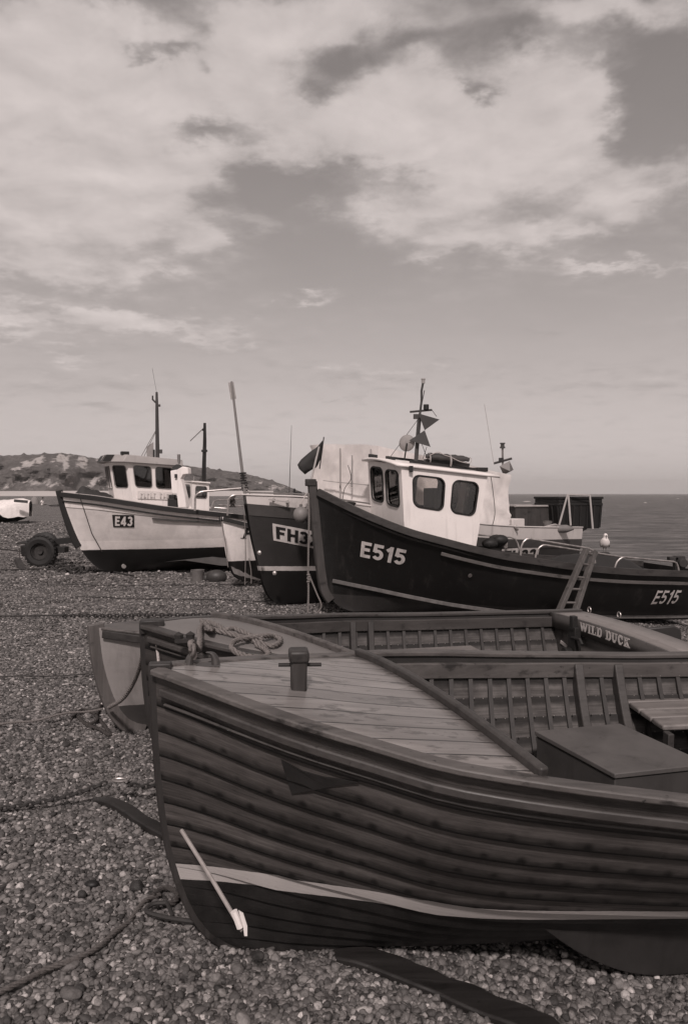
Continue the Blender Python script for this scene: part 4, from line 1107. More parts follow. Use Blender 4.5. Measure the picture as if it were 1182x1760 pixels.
# mast
mp_ = lambda px, py, d=11.75: P(px, py, d)
ms = MB(); ms.tube([mp_(714, 801), mp_(718, 745), mp_(721, 712)], .030, 8); ms.tube([mp_(721, 714), mp_(724, 690), mp_(724, 672), mp_(727, 656)], .017, 6)
ms.tube([mp_(725, 692), mp_(729, 671)], .006, 5)
mast = ms.build('mast', M_dgrey, b5, world=True)
MB().tube([mp_(704, 708), mp_(742, 704.5)], .016, 6).build('crosstree', M_dgrey, mast, world=True)
ml = MB(); ml.lathe([(.001, 0), (.040, 0), (.040, .075), (.001, .075)], mp_(732, 704), n=10); ml.build('mast_lamp', M_black, mast, world=True)
ml = MB(); ml.box(mp_(714.5, 716), (.075, .06, .07)); ml.build('flood_lamp', M_dgrey, mast, world=True)
ml = MB(); ml.lathe([(.001, 0), (.026, 0), (.026, .055), (.032, .055), (.032, .07), (.001, .07)], mp_(727, 659), n=10); ml.build('masthead_light', M_lgrey, mast, world=True)
stay = MB()
for a, b_ in (((717, 722), (670, 786)), ((718, 745), (738, 800)), ((742, 705), (750, 716)), ((733, 768), (726, 790))): stay.tube([mp_(*a), mp_(*b_)], .0045, 5)
stay.build('stay_wires', M_dgrey, mast, world=True)
def plate_tri(a, b_, c):
    t = thing('day_shape', mp_(*a, 11.70), '', ''); t.parent = mast
    return t
sh = MB(); sh.poly([mp_(719, 710.5, 11.66), mp_(755, 721, 11.60), mp_(729.5, 739.5, 11.64)], (.0, .012, .0)); sh.poly([mp_(729.5, 739.5, 11.64), mp_(703, 757, 11.66), mp_(739.5, 768, 11.60)], (.0, .012, .0))
sh.build('fishing_day_shape', paint('dark_red_board', .040, .6, .2, 10), mast, world=True, smooth=False)
# round float on a stick at the roof edge
fl5 = thing('dan_float', mp_(695, 789), 'round pale buoy on a dark stick standing on the E515 wheelhouse roof', 'buoy')
MB().ball(mp_(699, 761.5), (.118, .05, .125), Euler((0, R_(18), R_(-15))).to_matrix(), 20, 12).build('float', paint('pale_float', .26, .6, .15, 9, .3), fl5, world=True)
MB().tube([mp_(694.5, 791), mp_(699, 762, 11.68)], .011, 6).build('stick', M_black, fl5, world=True)
# rolled liferaft / mats on the roof
lr = thing('rolled_mat', P(770, 800, 11.6), 'dark rolled mats lashed together on the E515 wheelhouse roof', 'rolled mats')
m = MB()
for (x0, y0, x1, y1, r, d) in ((731, 784, 806, 790, .040, 11.45), (728, 793, 806, 800, .044, 11.55), (735, 781, 800, 787, .03, 11.8)):
    a, b_ = P(x0, y0, d), P(x1, y1, d); pts = [a.lerp(b_, k / 14) + Vector((0, 0, .006 * math.sin(k * 2.1))) for k in range(15)]
    m.tube(pts, lambda t, r=r: r * (.72 + .28 * min(1, 6 * t, 6 * (1 - t))) , 14)
m.build('rolls', cloth('dark_canvas', .045), lr, world=True)
for px in (737, 772):
    m = MB(); c = P(px, 790 + (px - 737) * .08, 11.55); m.tube([c + Vector((.004, .17 * math.cos(a) , .085 * math.sin(a))) for a in np.linspace(0, 6.28, 20)], .014 if px == 772 else .010, 6)
    m.build('lashing', M_lgrey, lr, world=True)
m = MB(); m.tube(catmull([P(738, 783, 11.4), P(752, 777, 11.4), P(763, 782, 11.4), P(775, 786, 11.4), P(790, 793, 11.38), P(806, 796, 11.38), P(810, 789, 11.4), P(806, 786, 11.4)], 6), .005, 5)
m.build('cord', M_ropew, lr, world=True)
# deck rails
rail(b5, [(894, 956, 11.4), (894.5, 939, 11.4), (903, 925, 11.4), (1020, 944, 11.75), (1022, 968, 11.75)], .015)
rail(b5, [(919, 962, 11.3), (922, 945, 11.3), (932, 936, 11.3), (1085, 960, 11.95)], .013)
rail(b5, [(780, 916, 12.6), (886, 924, 12.9), (894, 951, 12.9)], .014)
rail(b5, [(1054, 984, 11.75), (1059, 965, 11.75), (1069, 957, 11.75), (1163, 966, 12.15), (1166, 984, 12.15)], .014)
# bollards and gear
bo = MB(); c = P(602, 872, 11.35); bo.lathe([(.001, -.25), (.048, -.25), (.055, .02), (.075, .075), (.001, .085)], c, Euler((0, R_(8), 0)).to_matrix(), 14); bo.build('bollard', M_darkwood, b5, world=True)
c = P(1038, 955, 12.9); gp = MB(); gp.lathe([(.001, -.42), (.085, -.42), (.085, -.05), (.10, -.03), (.10, .03), (.07, .055), (.001, .06)], c, n=14); gp.build('bitt', M_rust, b5, world=True)
wn = MB(); c = P(1166, 972, 12.5); wn.box(c, (.16, .12, .30)); wn.box(c + Vector((-.10, 0, .10)), (.14, .12, .08)); wn.lathe([(.001, -.1), (.07, -.1), (.07, .1), (.001, .1)], c + Vector((.0, -.08, .05)), Euler((R_(90), 0, 0)).to_matrix(), 12); wn.build('winch', M_rust, b5, world=True, bevel=.01)
nt = thing('covered_net_heap', P(1110, 975, 12.7), 'low dark netting heap on the after deck of the black boat', 'net')
m = MB(); rows = []
for i in range(13):
    row = []
    for k in range(13):
        u, v = i / 12 * 2 - 1, k / 12 * 2 - 1
        hgt = max(0, 1 - u*u*u*u) * max(0, 1 - v*v); q = b5.matrix_basis @ h5.pt(4.75 + u * .85, 1, 1); q2 = b5.matrix_basis @ Vector((4.75 + u * .85, v * .5, h5.zs(4.75 + u * .85) - .12 + .26 * hgt + .03 * noise.noise(Vector((u * 5, v * 5, 3)))))
        row.append(q2)
    rows.append(row)
m.grid(rows).build('netting', cloth('dark_netting', .018, 0, 60), nt, world=True)
fw = MB(); c = P(850, 928, 12.6)
for k in range(5): fw.ball(c + Vector((.1 * math.sin(k * 2.2), .1 * math.cos(k * 1.7), -.05 + .05 * (k % 2))), (.13, .10, .085), nu=10, nv=8)
tag(fw.build('gear_bundle', M_black), 'dark bundle of tackle on deck behind the E515 wheelhouse', 'fishing gear')
MB().tube([h5.at(2.05, .62, -1, .02), h5.at(2.05, .62, -1, .03)], .03, 10).build('through_hull_fitting', M_steel, b5)
# ladder against the side
ld = thing('ladder', P(985, 1050, 10.9), 'wooden ladder leaning against the side of the black fishing boat', 'ladder')
a0, a1 = P(953, 1066, 10.75), P(1007, 944, 11.36); c0, c1 = P(983, 1066, 10.70), P(1021, 948, 11.46)
for q0, q1 in ((a0, a1), (c0, c1)): MB().sweep([q0, q1], .06, .085, (0, 1, .4)).build('side_rail', wood('ladder_wood', .045, .11, .5, .6, 'Z'), ld, world=True, bevel=.006)
for k in range(6):
    t = (.05, .24, .43, .60, .79, .95)[k]; MB().tube([a0.lerp(a1, t), c0.lerp(c1, t)], .016, 8).build('rung', wood('rung_wood', .06, .14, .4, .6), ld, world=True)

# gull on the bitt
gl = thing('seagull', P(1038, 949, 12.9), 'white gull standing on a dark post of the black fishing boat', 'gull')
c = P(1038, 949, 12.9); K = .95
def g_(x, y, z): return c + Vector((x, y, z)) * K
body = MB(); prof = [((.06, .12, .10), .012), ((.045, .085, .115), .045), ((.02, .03, .135), .075), ((.0, -.03, .17), .080), ((-.008, -.065, .215), .060), ((-.008, -.075, .245), .040), ((-.008, -.078, .268), .036), ((-.008, -.084, .293), .037), ((-.008, -.088, .315), .022), ((-.008, -.09, .322), .004)]
pts = catmull([g_(*p) for p, r in prof], 4); rr = []
for i in range(len(prof) - 1):
    for k in range(4): rr.append(prof[i][1] + (prof[i+1][1] - prof[i][1]) * k / 4)
rr.append(prof[-1][1]); nn_ = len(rr)
body.tube(pts, lambda t: rr[min(int(round(t * (nn_ - 1))), nn_ - 1)] * K, 14)
M_gull = paint('gull_white', .72, .7, .06, 20); body.build('body', M_gull, gl, world=True)
for sx in (-1, 1):
    wg = MB(); wg.ball(g_(sx * .066 + .012, .03, .155), (.020 * K, .105 * K, .055 * K), Euler((R_(28), 0, R_(sx * 4 - 10))).to_matrix(), 12, 8); wg.build('wing', paint('gull_grey', .24, .7, .1, 20), gl, world=True)
    lg = MB(); lg.tube([g_(sx * .022, .0, .115), g_(sx * .022, -.01, .06), g_(sx * .022, .0, .004)], .006, 6)
    for a in (-.4, 0, .4): lg.tube([g_(sx * .022, 0, .005), g_(sx * .022 + .035 * math.sin(a), -.035 * math.cos(a), .004)], .004, 5)
    lg.build('leg', M_mgrey, gl, world=True)
MB().tube([g_(-.008, -.115, .285), g_(-.010, -.145, .280), g_(-.012, -.160, .268)], lambda t: .013 * (1 - .75 * t), 8).build('beak', M_mgrey, gl, world=True)
MB().poly([g_(.02, .10, .10), g_(.09, .10, .10), g_(.085, .19, .075), g_(.045, .19, .075)], (0, 0, .012)).build('tail', M_gull, gl, world=True)
ey = MB()
for sx in (-1, 1): ey.ball(g_(-.008 + sx * .030, -.103, .297), .006, nu=6, nv=5)
ey.build('eyes', M_black, gl, world=True)

# ------------------------------------------------------------------ dark fishing boat FH32 behind it
S6 = [0, .3, .6, 1.2, 2, 3.5, 5.5, 7.0]
h6 = Hull(7.0, S6, [.04, .35, .60, .90, 1.1, 1.2, 1.12, .90], ([0, .3, .6, 1.2, 2, 3.5, 5, 7.0], [1.73, 1.715, 1.70, 1.61, 1.50, 1.27, 1.16, 1.09]),
          ([0, 1, 3, 7], [.01, .0, -.10, -.33]), ([0, .02, .06, .15, .37, .7, 1], [.85, .62, .48, .36, .24, .09, 0]), (.25, .18, .66, .56), (.72, .06, .92, .42), 0.0, 2.2, (0.0, .45))
b6 = thing('fishing_boat', (-1.5, 12.0, 0), 'dark grey fishing boat numbered FH32 with a white tarpaulin shelter', 'fishing boat', (0, 0, R_(37)))
M_h6 = bands('dark_grey_hull_paint', [(-9, .012), (.585, .50), (.655, .033)], -.02, 0, .45, .12, .4, .06)
h6.shell(56, 26).build('hull', M_h6, b6)
def zband(h, parent, mat, name, d0, d1, off, x0=.0, x1=None, sides=(-1, 1), n=50, rows=3):
    'strip of planking between depths d0 and d1 (functions of x) below the sheer'
    m = MB(); x1 = x1 or h.L
    for sd_ in sides:
        m.grid([[h.at(x0 + (x1 - x0) * i / n, h.zs(x0 + (x1 - x0) * i / n) + h.heel * sd_ * h.b(x0 + (x1 - x0) * i / n) - (d0(x0 + (x1 - x0) * i / n) * (1 - k / rows) + d1(x0 + (x1 - x0) * i / n) * k / rows), sd_, off) for i in range(n + 1)] for k in range(rows + 1)])
    return m.build(name, mat, parent)
zband(h6, b6, M_white2, 'white_bulwark_band', lambda x: .004, lambda x: .125 + .06 * min(x, 1.5), .008)
zband(h6, b6, paint('grey_topstrake', .062, .5, .2, 4, .4), 'grey_topstrake', lambda x: .125 + .06 * min(x, 1.5), lambda x: .30 + .04 * min(x, 1.5), .016)
rail6 = MB()
for sd_ in (-1, 1): rail6.sweep(h6.line(1, sd_, 0, 7.0, 50, -.01, .012), .06, .022)
rail6.build('capping', M_white2, b6, bevel=.005)
m = MB(); m.tube(h6.line(1, -1, .0, 2.6, 20, -.02, .045), .012, 6); m.build('bulwark_rail', M_mgrey, b6)
h6.deck(.1, 6.95, .12, .05, 30).build('deck', M_lgrey, b6, solid=.03)
zpl = lambda s: 1.085 - .22 * (s - .27)
pl6 = plate(h6, b6, .27, .95, zpl, -.035, .225, M_signwhite, .012)
reg(h6, b6, 'FH32', .31, .90, zpl, .19, M_signblack, .22, 0, .018)
pl6b = plate(h6, b6, 4.45, 5.50, lambda s: .53, -.04, .27, M_signwhite, .012)
reg(h6, b6, 'FH32', 4.53, 5.42, lambda s: .55, .215, M_signblack, .22, 0, .018)
m = MB()
for px, py in ((446, 950), (472, 985)): m.lathe([(.001, 0), (.035, 0), (.03, .02), (.001, .03)], P(px, py, 11.86), Euler((R_(90), 0, 0)).to_matrix(), 10)
m.build('hull_fitting', M_steel, b6, world=True)
m = MB(); m.sweep([P(462, 858.5, 11.86), P(497, 863.5, 11.80)], .03, .018); m.sweep([P(469, 856, 11.9), P(471, 859, 11.9)], .05, .04); m.sweep([P(493, 860, 11.86), P(494, 863, 11.86)], .05, .04); m.build('bow_cleat', M_lgrey, b6, world=True)
m = MB()
for px, py, r in ((513, 850, .06), (506, 845, .02)): m.lathe([(.001, -.10), (r, -.10), (r, .02), (r * .6, .05), (.001, .05)], P(px, py, 12.7), n=12)
m.build('samson_post', M_black, b6, world=True)
# stern: brighter bulwark plate and platform
Wi = b6.matrix_basis
pf = MB(); pts = [(6.6, -.95), (7.55, -.75), (7.55, .75), (6.6, .95)]
pf.poly([Vector((x, y, 1.075)) for x, y in pts], (0, 0, .05)); pf.build('stern_platform', M_dgrey, b6, bevel=.005)
m = MB(); m.sweep([Vector((6.62, -.7, .85)), Vector((7.45, -.65, 1.07))], .05, .05); m.sweep([Vector((6.62, .7, .85)), Vector((7.45, .65, 1.07))], .05, .05); m.build('platform_strut', M_dgrey, b6)
rl = MB(); d1 = 15.3
for pts in (((958, 911), (974.5, 850.5), (1013, 851), (1018, 909)), ((976, 851), (980, 903))): rl.tube([P(*p, d1) for p in pts], .020, 8)
rl.build('stern_gallows', paint('white_pipe', .42, .4, .1, 8), b6, world=True)
m = MB(); m.sweep([P(930, 912.5, 14.9), P(966, 913.5, 15.0)], .05, .13); m.build('bulwark_end', M_mgrey, b6, world=True)
MB().box(P(883, 902, 14.7) + Vector((0, .15, 0)), (.34, .3, .22), Matrix.Rotation(R_(37), 3, 'Z')).build('deck_locker', M_white2, b6, world=True, bevel=.012)
# shelter
tb = [(1.85, .90), (1.85, -.92), (4.86, -.95), (4.86, .95)]; 
def shelter_pt(u, v, wrk=1.0):
    pass
ten = MB(); segs = []
ring = []
for (a, b_) in ((0, 1), (1, 2), (2, 3), (3, 0)):
    n_ = 14 if a in (0, 2) else 34
    for k in range(n_): ring.append((tb[a][0] + (tb[b_][0]-tb[a][0])*k/n_, tb[a][1] + (tb[b_][1]-tb[a][1])*k/n_))
rows = []
def ztop(x, y): return 2.54 - .135 * (x - 1.85) + .03 * (1 - (y/.95)**2) + .05 * y
for j in range(21):
    t = j / 20; row = []
    for k, (x, y) in enumerate(ring):
        z0 = h6.zs(x) - .10; z1 = ztop(x, y) - .045 * math.sin(k * .45) ** 2 * 0
        nx_ = noise.fractal(Vector((x * 1.4, y * 1.4, t * 2.2)), 1.0, 2.0, 4); fold = noise.noise(Vector((x * 4 + t * 2.0, y * 4, t * 1.0 + 5)))
        rid = 1 - abs(noise.noise(Vector((x * 1.1 + t * 1.6, y * 1.1 - t * 1.2, 2.2 + t)))) * 2
        s_ = 1 + .022 * nx_ + .012 * fold * (1 - t * .4) - .03 * math.sin(math.pi * t) + .05 * max(0, rid) ** 4
        sx_ = (x - 3.4) * (1 + .012 * nx_ + .006 * fold + .03 * max(0, rid) ** 4 - .012 * math.sin(math.pi * t)) + 3.4
        row.append(Vector((sx_, y * s_, z0 + (z1 - z0) * t + .012 * nx_)))
    rows.append(row)
ten.grid(rows, cv=True)
top_r = rows[-1]; c0 = Vector((3.4, 0, ztop(3.4, 0) + .03)); inner = []
for fct in (.8, .5, .2): inner.append([Vector((c0.x + (p.x - c0.x) * fct, p.y * fct, ztop(c0.x + (p.x - c0.x) * fct, p.y * fct) + .012 * noise.noise(p * 3) * 1)) for p in top_r])
ten.grid([top_r] + inner + [[c0 + Vector((0, 0, .0)) + (p - c0) * .01 for p in top_r]], cv=True)
tn = ten.build('tarpaulin_shelter', M_tarp, b6, ang=60)
m = MB()
for p0, p1 in ((Vector((1.80, .0, 1.55)), Vector((1.80, .0, 2.50))), (Vector((1.80, -.80, 1.5)), Vector((1.80, -.80, 2.45)))): m.tube([p0, p1], .014, 6)
m.build('shelter_pole', M_lgrey, tn)
m = MB(); m.tube(catmull([P(598, 800, 12.7), P(603, 822, 12.6), P(592, 840, 12.55), P(588, 864, 12.5)], 6), .006, 5); m.tube(catmull([P(842, 812, 13.2), P(846, 840, 13.2), P(850, 880, 13.2), P(846, 902, 13.2)], 6), .006, 5); m.build('tie_cord', M_roped, tn, world=True)
MB().sweep([P(556, 826, 13.42), P(580, 829, 13.05), P(604, 831, 12.72), P(634, 834, 12.35)], .012, .02, (0, 1, 0)).build('seam', M_lgrey, tn, world=True)
MB().sweep([P(605, 783, 12.85), P(604, 836, 12.70)], .02, .04, (0, 1, 0)).build('door_zip', M_mgrey, tn, world=True)
m = MB(); m.sweep([P(820, 903, 13.6), P(868, 906, 14.0)], .05, .05); m.build('shelter_foot_rail', M_black, b6, world=True)
hg = MB(); hg.rope(catmull([P(862, 905, 13.9), P(866, 918, 13.85), P(870, 935, 13.8), P(868, 942, 13.8), P(864, 930, 13.85), P(861, 906, 13.9)], 6), .022, 7); hg.rope(catmull([P(864, 906, 13.9), P(878, 904, 13.9), P(890, 911, 13.9)], 5), .022, 7)
tag(hg.build('rope_hank', M_rope), 'hank of rope hung over the white rail of the dark grey boat', 'rope')
# after mast with radar reflector
d = 14.6; ms6 = MB(); ms6.tube([P(870, 905, d), P(867.5, 850, d), P(863.5, 800, d), P(863, 770, d)], .020, 7); am = ms6.build('mast', M_mgrey, b6, world=True)
MB().tube([P(848, 796.5, d), P(879, 788, d)], .022, 6).build('crosstree', M_dgrey, am, world=True)
MB().lathe([(.001, 0), (.05, 0), (.05, .03), (.035, .03), (.035, .08), (.05, .08), (.05, .10), (.001, .10)], P(863, 770.5, d), n=10).build('masthead_light', M_dgrey, am, world=True)
MB().box(P(860.5, 790.5, d), (.075, .07, .075)).build('flood_lamp', M_black, am, world=True)
rr_ = MB(); c = P(870, 804.5, d - .1); rM = Euler((R_(24), R_(12), R_(20))).to_matrix()
rr_.add([c + rM @ Vector(v) * .15 for v in ((1,0,0),(-1,0,0),(0,1,0),(0,-1,0),(0,0,.95),(0,0,-.95))], [(0,2,4),(2,1,4),(1,3,4),(3,0,4),(2,0,5),(1,2,5),(3,1,5),(0,3,5)])
rr_.build('radar_reflector', M_mgrey, am, world=True, smooth=False)
MB().tube(catmull([P(868, 818, d - .1), P(873, 822, d - .1), P(872, 832, d - .1), P(867, 832, d - .1)], 5), .010, 6).build('lifting_strop', M_mgrey, am, world=True)
MB().tube([P(848, 797, 14.4), P(832, 695, 14.4)], .0045, 5).build('whip_aerial', M_lgrey, am, world=True)
MB().tube([P(497, 850, 12.5), P(501, 731, 12.5)], lambda t: .007 * (1 - .6 * t), 5).build('whip_aerial', M_dgrey, b6, world=True)
# fish bins and box on the platform
def bin_(name, c, sx, sy, sz, M, label, cat):
    t = thing(name, c, label, cat); t.rotation_euler = M.to_euler()
    m = MB(); k = .90
    for z0, z1, s0, s1 in ((0, .72, k, .97), (.72, .80, 1.0, 1.0), (.80, .93, .975, .98), (.93, 1.0, 1.02, 1.02)):
        m.add([Vector((x * sx / 2 * (s0 if z == z0 else s1), y * sy / 2 * (s0 if z == z0 else s1), z * sz)) for z in (z0, z1) for x, y in ((-1,-1),(1,-1),(1,1),(-1,1))], [(3,2,1,0),(4,5,6,7),(0,1,5,4),(1,2,6,5),(2,3,7,6),(3,0,4,7)])
    b_ = m.build('body', paint('black_plastic_bin', .012, .55, .4, 7, .2), t, bevel=.008)
    rb_ = MB()
    for i in range(7):
        x = sx / 2 * .93 * (i / 3 - 1); rb_.sweep([Vector((x * .96, -sy / 2 * .91, .02)), Vector((x, -sy / 2 * .985, sz * .72))], .035, .03, (0, 1, 0))
    for i in range(5):
        y = sy / 2 * .9 * (i / 2 - 1); rb_.sweep([Vector((-sx / 2 * .91, y * .96, .02)), Vector((-sx / 2 * .985, y, sz * .72))], .03, .035, (1, 0, 0))
    rb_.build('ribs', M_black, t, bevel=.004); return t
MBin = Matrix.Rotation(R_(14), 3, 'Z')
bin_('fish_bin', P(975, 907, 15.9), .95, 1.0, .62, MBin, 'large black ribbed fish bin inside the white pipe gallows on the stern', 'fish bin')
bx = thing('wooden_fish_box', P(901, 907, 16.0), 'dark plank-sided box with a pale rim left of the big bin', 'fish box', (0, 0, R_(14)))
m = MB(); m.box((0, 0, .20), (.74, .7, .44)); m.build('body', wood('dark_plank_box', .022, .06, .6, .6, 'Z'), bx, bevel=.006)
m = MB()
for a, b_ in (((-.38, -.36, .44), (.38, -.36, .44)), ((.38, -.36, .44), (.38, .36, .44)), ((.38, .36, .44), (-.38, .36, .44)), ((-.38, .36, .44), (-.38, -.36, .44))): m.tube([Vector(a), Vector(b_)], .022, 8)
m.build('rim', M_lgrey, bx)
bk_ = thing('bucket', P(940, 911, 15.2), 'small grey bucket standing between the fish box and the big bin', 'bucket')
m = MB(); c = P(940, 911, 15.2); m.lathe([(.001, 0), (.065, 0), (.08, .17), (.086, .175), (.074, .17), (.06, .02), (.001, .02)], c, n=16); m.build('pail', M_mgrey, bk_, world=True)
MB().tube([c + Vector((.08 * math.cos(a), -.02, .165 - .07 * math.sin(a))) for a in np.linspace(0, math.pi, 12)], .004, 5).build('handle', M_steel, bk_, world=True)
fr = MB(); a, b_ = P(945, 915 - 6, 14.85), P(985, 908.5, 14.85); pts = [a.lerp(b_, k / 10) for k in range(11)]; fr.tube(pts, lambda t: .075 * (1 if t < .7 else max(.25, 1 - (t - .7) * 2.2)), 12)
tag(fr.build('long_fender', paint('fender_grey', .17, .6, .2, 9, .3)), 'grey sausage fender lying along the stern rail of the dark grey boat', 'fender')
hs = MB(); hs.tube(catmull([P(886, 903, 14.6), P(905, 911, 14.6), P(925, 909, 14.6), P(950, 902, 14.7), P(957, 903, 14.75)], 6), .018, 7)
tag(hs.build('hose', M_lgrey), 'pale hose draped along the stern rail in front of the boxes', 'hose')
# round buoy hung on the bow, its ropes
by = thing('round_buoy', P(517, 884, 11.55), 'round grey buoy hung over the bow of the dark grey boat', 'buoy')
c = P(517, 884.5, 11.55); m = MB(); m.ball(c, (.112, .112, .118), nu=24, nv=16); m.build('ball', paint('grey_buoy_plastic', .20, .5, .12, 8, .35), by, world=True)
m = MB(); m.tube([c + Vector((0, 0, .105)), c + Vector((.0, 0, .15))], .024, 8); m.build('eye', M_mgrey, by, world=True)
MB().tube(catmull([c + Vector((0, 0, .15)), P(523, 855, 11.6), P(526, 848, 11.75)], 4), .008, 6).build('lanyard', M_ropew, by, world=True)
rp = MB(); rp.rope(catmull([P(530, 848, 11.10), P(531, 890, 11.03), P(530, 940, 11.0), P(529.5, 985, 10.98), P(530, 1020, 10.95), P(529, 1053, 10.9)], 10), .014, 7)
rp.rope(catmull([P(530, 985, 10.98), P(536, 1000, 10.95), P(545, 1022, 10.9), P(552, 1040, 10.88), P(546, 1052, 10.88), P(534, 1057, 10.88)], 8), .011, 7)
for k in range(5): rp.ball(P(530 + (k % 2), 988 + k * 3, 10.97), (.028, .028, .018), nu=8, nv=6)
tag(rp.build('bow_rope', M_rope), 'knotted rope hanging down from the bow of the black fishing boat', 'rope')
# dark flag on a pale staff
fg = thing('flag', P(540, 800, 12.0), 'black flag drooping from a pale staff at the bow of the tarpaulin boat', 'flag')
MB().tube([P(524, 872, 11.9), P(548, 768, 12.2)], .016, 7).build('staff', M_lgrey, fg, world=True)
MB().tube([P(549, 806, 12.3), P(556.5, 751, 12.3)], .009, 6).build('dan_stick', M_dgrey, fg, world=True)
rows = []
quad = [P(511, 799, 11.9), P(524, 815.5, 11.9), P(555, 768, 12.25), P(552, 758, 12.3)]
fp = [[(511, 799), (517, 790), (532, 777), (545, 768), (554, 757)], [(514, 806), (522, 800), (534, 792), (545, 785), (555, 766)], [(519, 811), (527, 806), (537, 802), (545, 797), (551, 788)], [(524, 815.5), (530, 811), (538, 806), (543, 804), (546, 800)]]
for r_ in fp: rows.append([P(x, y, 12.05 + .10 * noise.noise(Vector((x * .12, y * .12, 0))) + (x - 511) * .004) for x, y in r_])
MB().grid(rows).build('cloth', M_flag, fg, world=True, solid=.004)
# tall marker pole
dp = thing('marker_pole', P(421, 850, 12.2), 'tall leaning marker pole with a pale tag on top, dark bound foot', 'marker pole')
MB().tube([P(421.5, 852, 12.15), P(411, 765, 12.3), P(398, 656, 12.5)], lambda t: .026 * (1 - .35 * t), 8).build('pole', M_mgrey, dp, world=True)
MB().sweep([P(401.5, 686, 12.47), P(396.8, 657, 12.5)], .085, .012, (0, 1, .2)).build('tag', paint('pale_tag', .30, .6, .3, 40), dp, world=True)
m = MB()
for k in range(8): m.tube([P(417.3 + k * .55, 812 + k * 4.2, 12.2), P(417.5 + k * .55, 814.6 + k * 4.2, 12.2)], .052 if k % 2 == 0 else .042, 8)
m.build('binding', M_black, dp, world=True)

# ------------------------------------------------------------------ small white boat with a letter P, between
S7 = [0, .3, .6, 1.2, 2, 3.5, 5.0]
h7 = Hull(5.0, S7, [.03, .25, .45, .66, .80, .88, .7], ([0, .3, .6, 1.2, 2, 5], [1.33, 1.245, 1.165, 1.06, 1.0, .92]), ([0, 1, 3, 5], [.10, .10, .02, -.05]),
          ([0, .03, .1, .25, .6, 1], [.55, .40, .27, .17, .07, 0]), BOW, MID, 0, 1.8, (0, .45))
b7 = thing('fishing_boat', (-2.26, 14.7, 0), 'white fishing boat with a worn dark bottom and a letter P on its bow', 'fishing boat', (0, 0, R_(40)))
M_h7 = bands('white_hull_over_dark', [(-9, .014), (.50, .78)], 0, 0, .42, .15, .4, .15)
h7.shell(40, 20).build('hull', M_h7, b7)
m = MB(); m.grid([[h7.at(.02 + .62 * i / 12, .26 - .20 * i / 12 + (j / 4) * (.15 - .10 * i / 12) + .03 * noise.noise(Vector((i * .9, j, 0))), -1, .006) for i in range(13)] for j in range(5)]); m.build('bare_patch', paint('bare_scraped_hull', .24, .7, .3, 12, .5), b7, recalc=False)
strake(h7, b7, .975, .06, .07, M_black, 'rubbing_strake', .0)
h7.deck(.05, 4.9, .02, .03, 20).build('deck', M_white2, b7, solid=.03)
lp = MB()
for k, (a, b_) in enumerate(glyphs('P', .20, .1, .22)): lp.grid([[h7.at(.31 + .13 * q[0], .93 + .20 * q[1], -1, .012 + .001 * k) for q in e] for e in (a, b_)])
def serif(u0, u1, v): lp.add([h7.at(.31 + .13 * u + .03 * v_, .93 + .20 * v_, -1, .0125) for u, v_ in ((u0, v - .03), (u1, v - .03), (u1, v + .03), (u0, v + .03))], [(0, 1, 2, 3)])
serif(-.28, .50, .02); serif(-.22, .2, .98)
lp.build('bow_letter', M_signblack, b7, smooth=False, recalc=False)
m = MB()
for a, b_ in (((381, 897), (392, 975)), ((420, 885), (421, 1005)), ((428, 960), (432, 1003))): m.tube(catmull([P(*a, 14.4), P((a[0]+b_[0])/2 + 1.5, (a[1]+b_[1])/2, 14.35), P(*b_, 14.3)], 5), .009, 5)
tag(m.build('hanging_lines', M_rope), 'thin lines hanging down the bow of the white boat lettered P', 'rope')

# ------------------------------------------------------------------ white fishing boat E43
S8 = [0, .3, .6, 1.2, 2, 3.5, 5.5, 8]
h8 = Hull(8.0, S8, [.04, .30, .55, .92, 1.2, 1.36, 1.3, 1.05], ([0, .3, .6, 1.2, 2, 3, 4, 5, 8], [1.80, 1.765, 1.73, 1.63, 1.50, 1.38, 1.26, 1.15, 1.02]),
          ([0, 1, 4, 8], [.0, .0, -.03, -.10]), ([0, .03, .10, .2, .4, .7, 1], [1.4, .95, .72, .56, .33, .14, 0]), (.22, .20, .58, .56), (.74, .06, .92, .44), 0, 2.4, (0, .45))
b8 = thing('fishing_boat', (-6.13, 17.2, 0), 'white fishing boat numbered E43 with black gunwale and wheelhouse forward', 'fishing boat', (0, 0, R_(25)))
M_h8 = bands('white_topsides_black_bottom', [(-9, .011), (.515, .80), (.715, .70)], .02, 0, .45, .12, .4, .06)  # chine band lighter than the flare above: light from overhead put into colour
h8.shell(56, 26).build('hull', M_h8, b8)
stem_post(h8, b8, M_black, .12, .14, .03, -.01, .42)
strake(h8, b8, .975, .08, .10, M_black, 'gunwale', .0); strake(h8, b8, .915, .05, .035, M_black, 'lower_moulding', .0)
m = MB()
for sd_ in (-1, 1): m.sweep([h8.at(1.75 + 3.4 * k / 20, h8.zs(1.75 + 3.4 * k / 20) - .30 + .008 * k, sd_, .03) for k in range(21)], .035, .035)
m.build('rubbing_strake', M_dgrey, b8)
zband(h8, b8, paint('white_topstrake', .80, .45, .1, 3, .3), 'topstrake', lambda x: .10, lambda x: .33 - .045 * min(x, 3.5), .018, .03)
h8.deck(.1, 7.9, .05, .05, 26).build('deck', M_lgrey, b8, solid=.03)
for sd_ in (-1, 1): MB().poly([h8.pt(2.1, .3, sd_, .0) + Vector((0, 0, -.0))] + [Vector((2.1 + x, sd_ * y, z)) for x, y, z in ((.4, .95, .30), (1.2, 1.02, .16), (2.6, 1.0, .10), (3.6, .95, .12), (3.8, .90, .40), (2.0, .9, .45))], (0, .05, 0)).build('bilge_keel', paint('grey_green_bilge_keel', .06, .6, .3, 6, .5), b8)
z43 = lambda s: 1.075 - .01 * (s - .9)
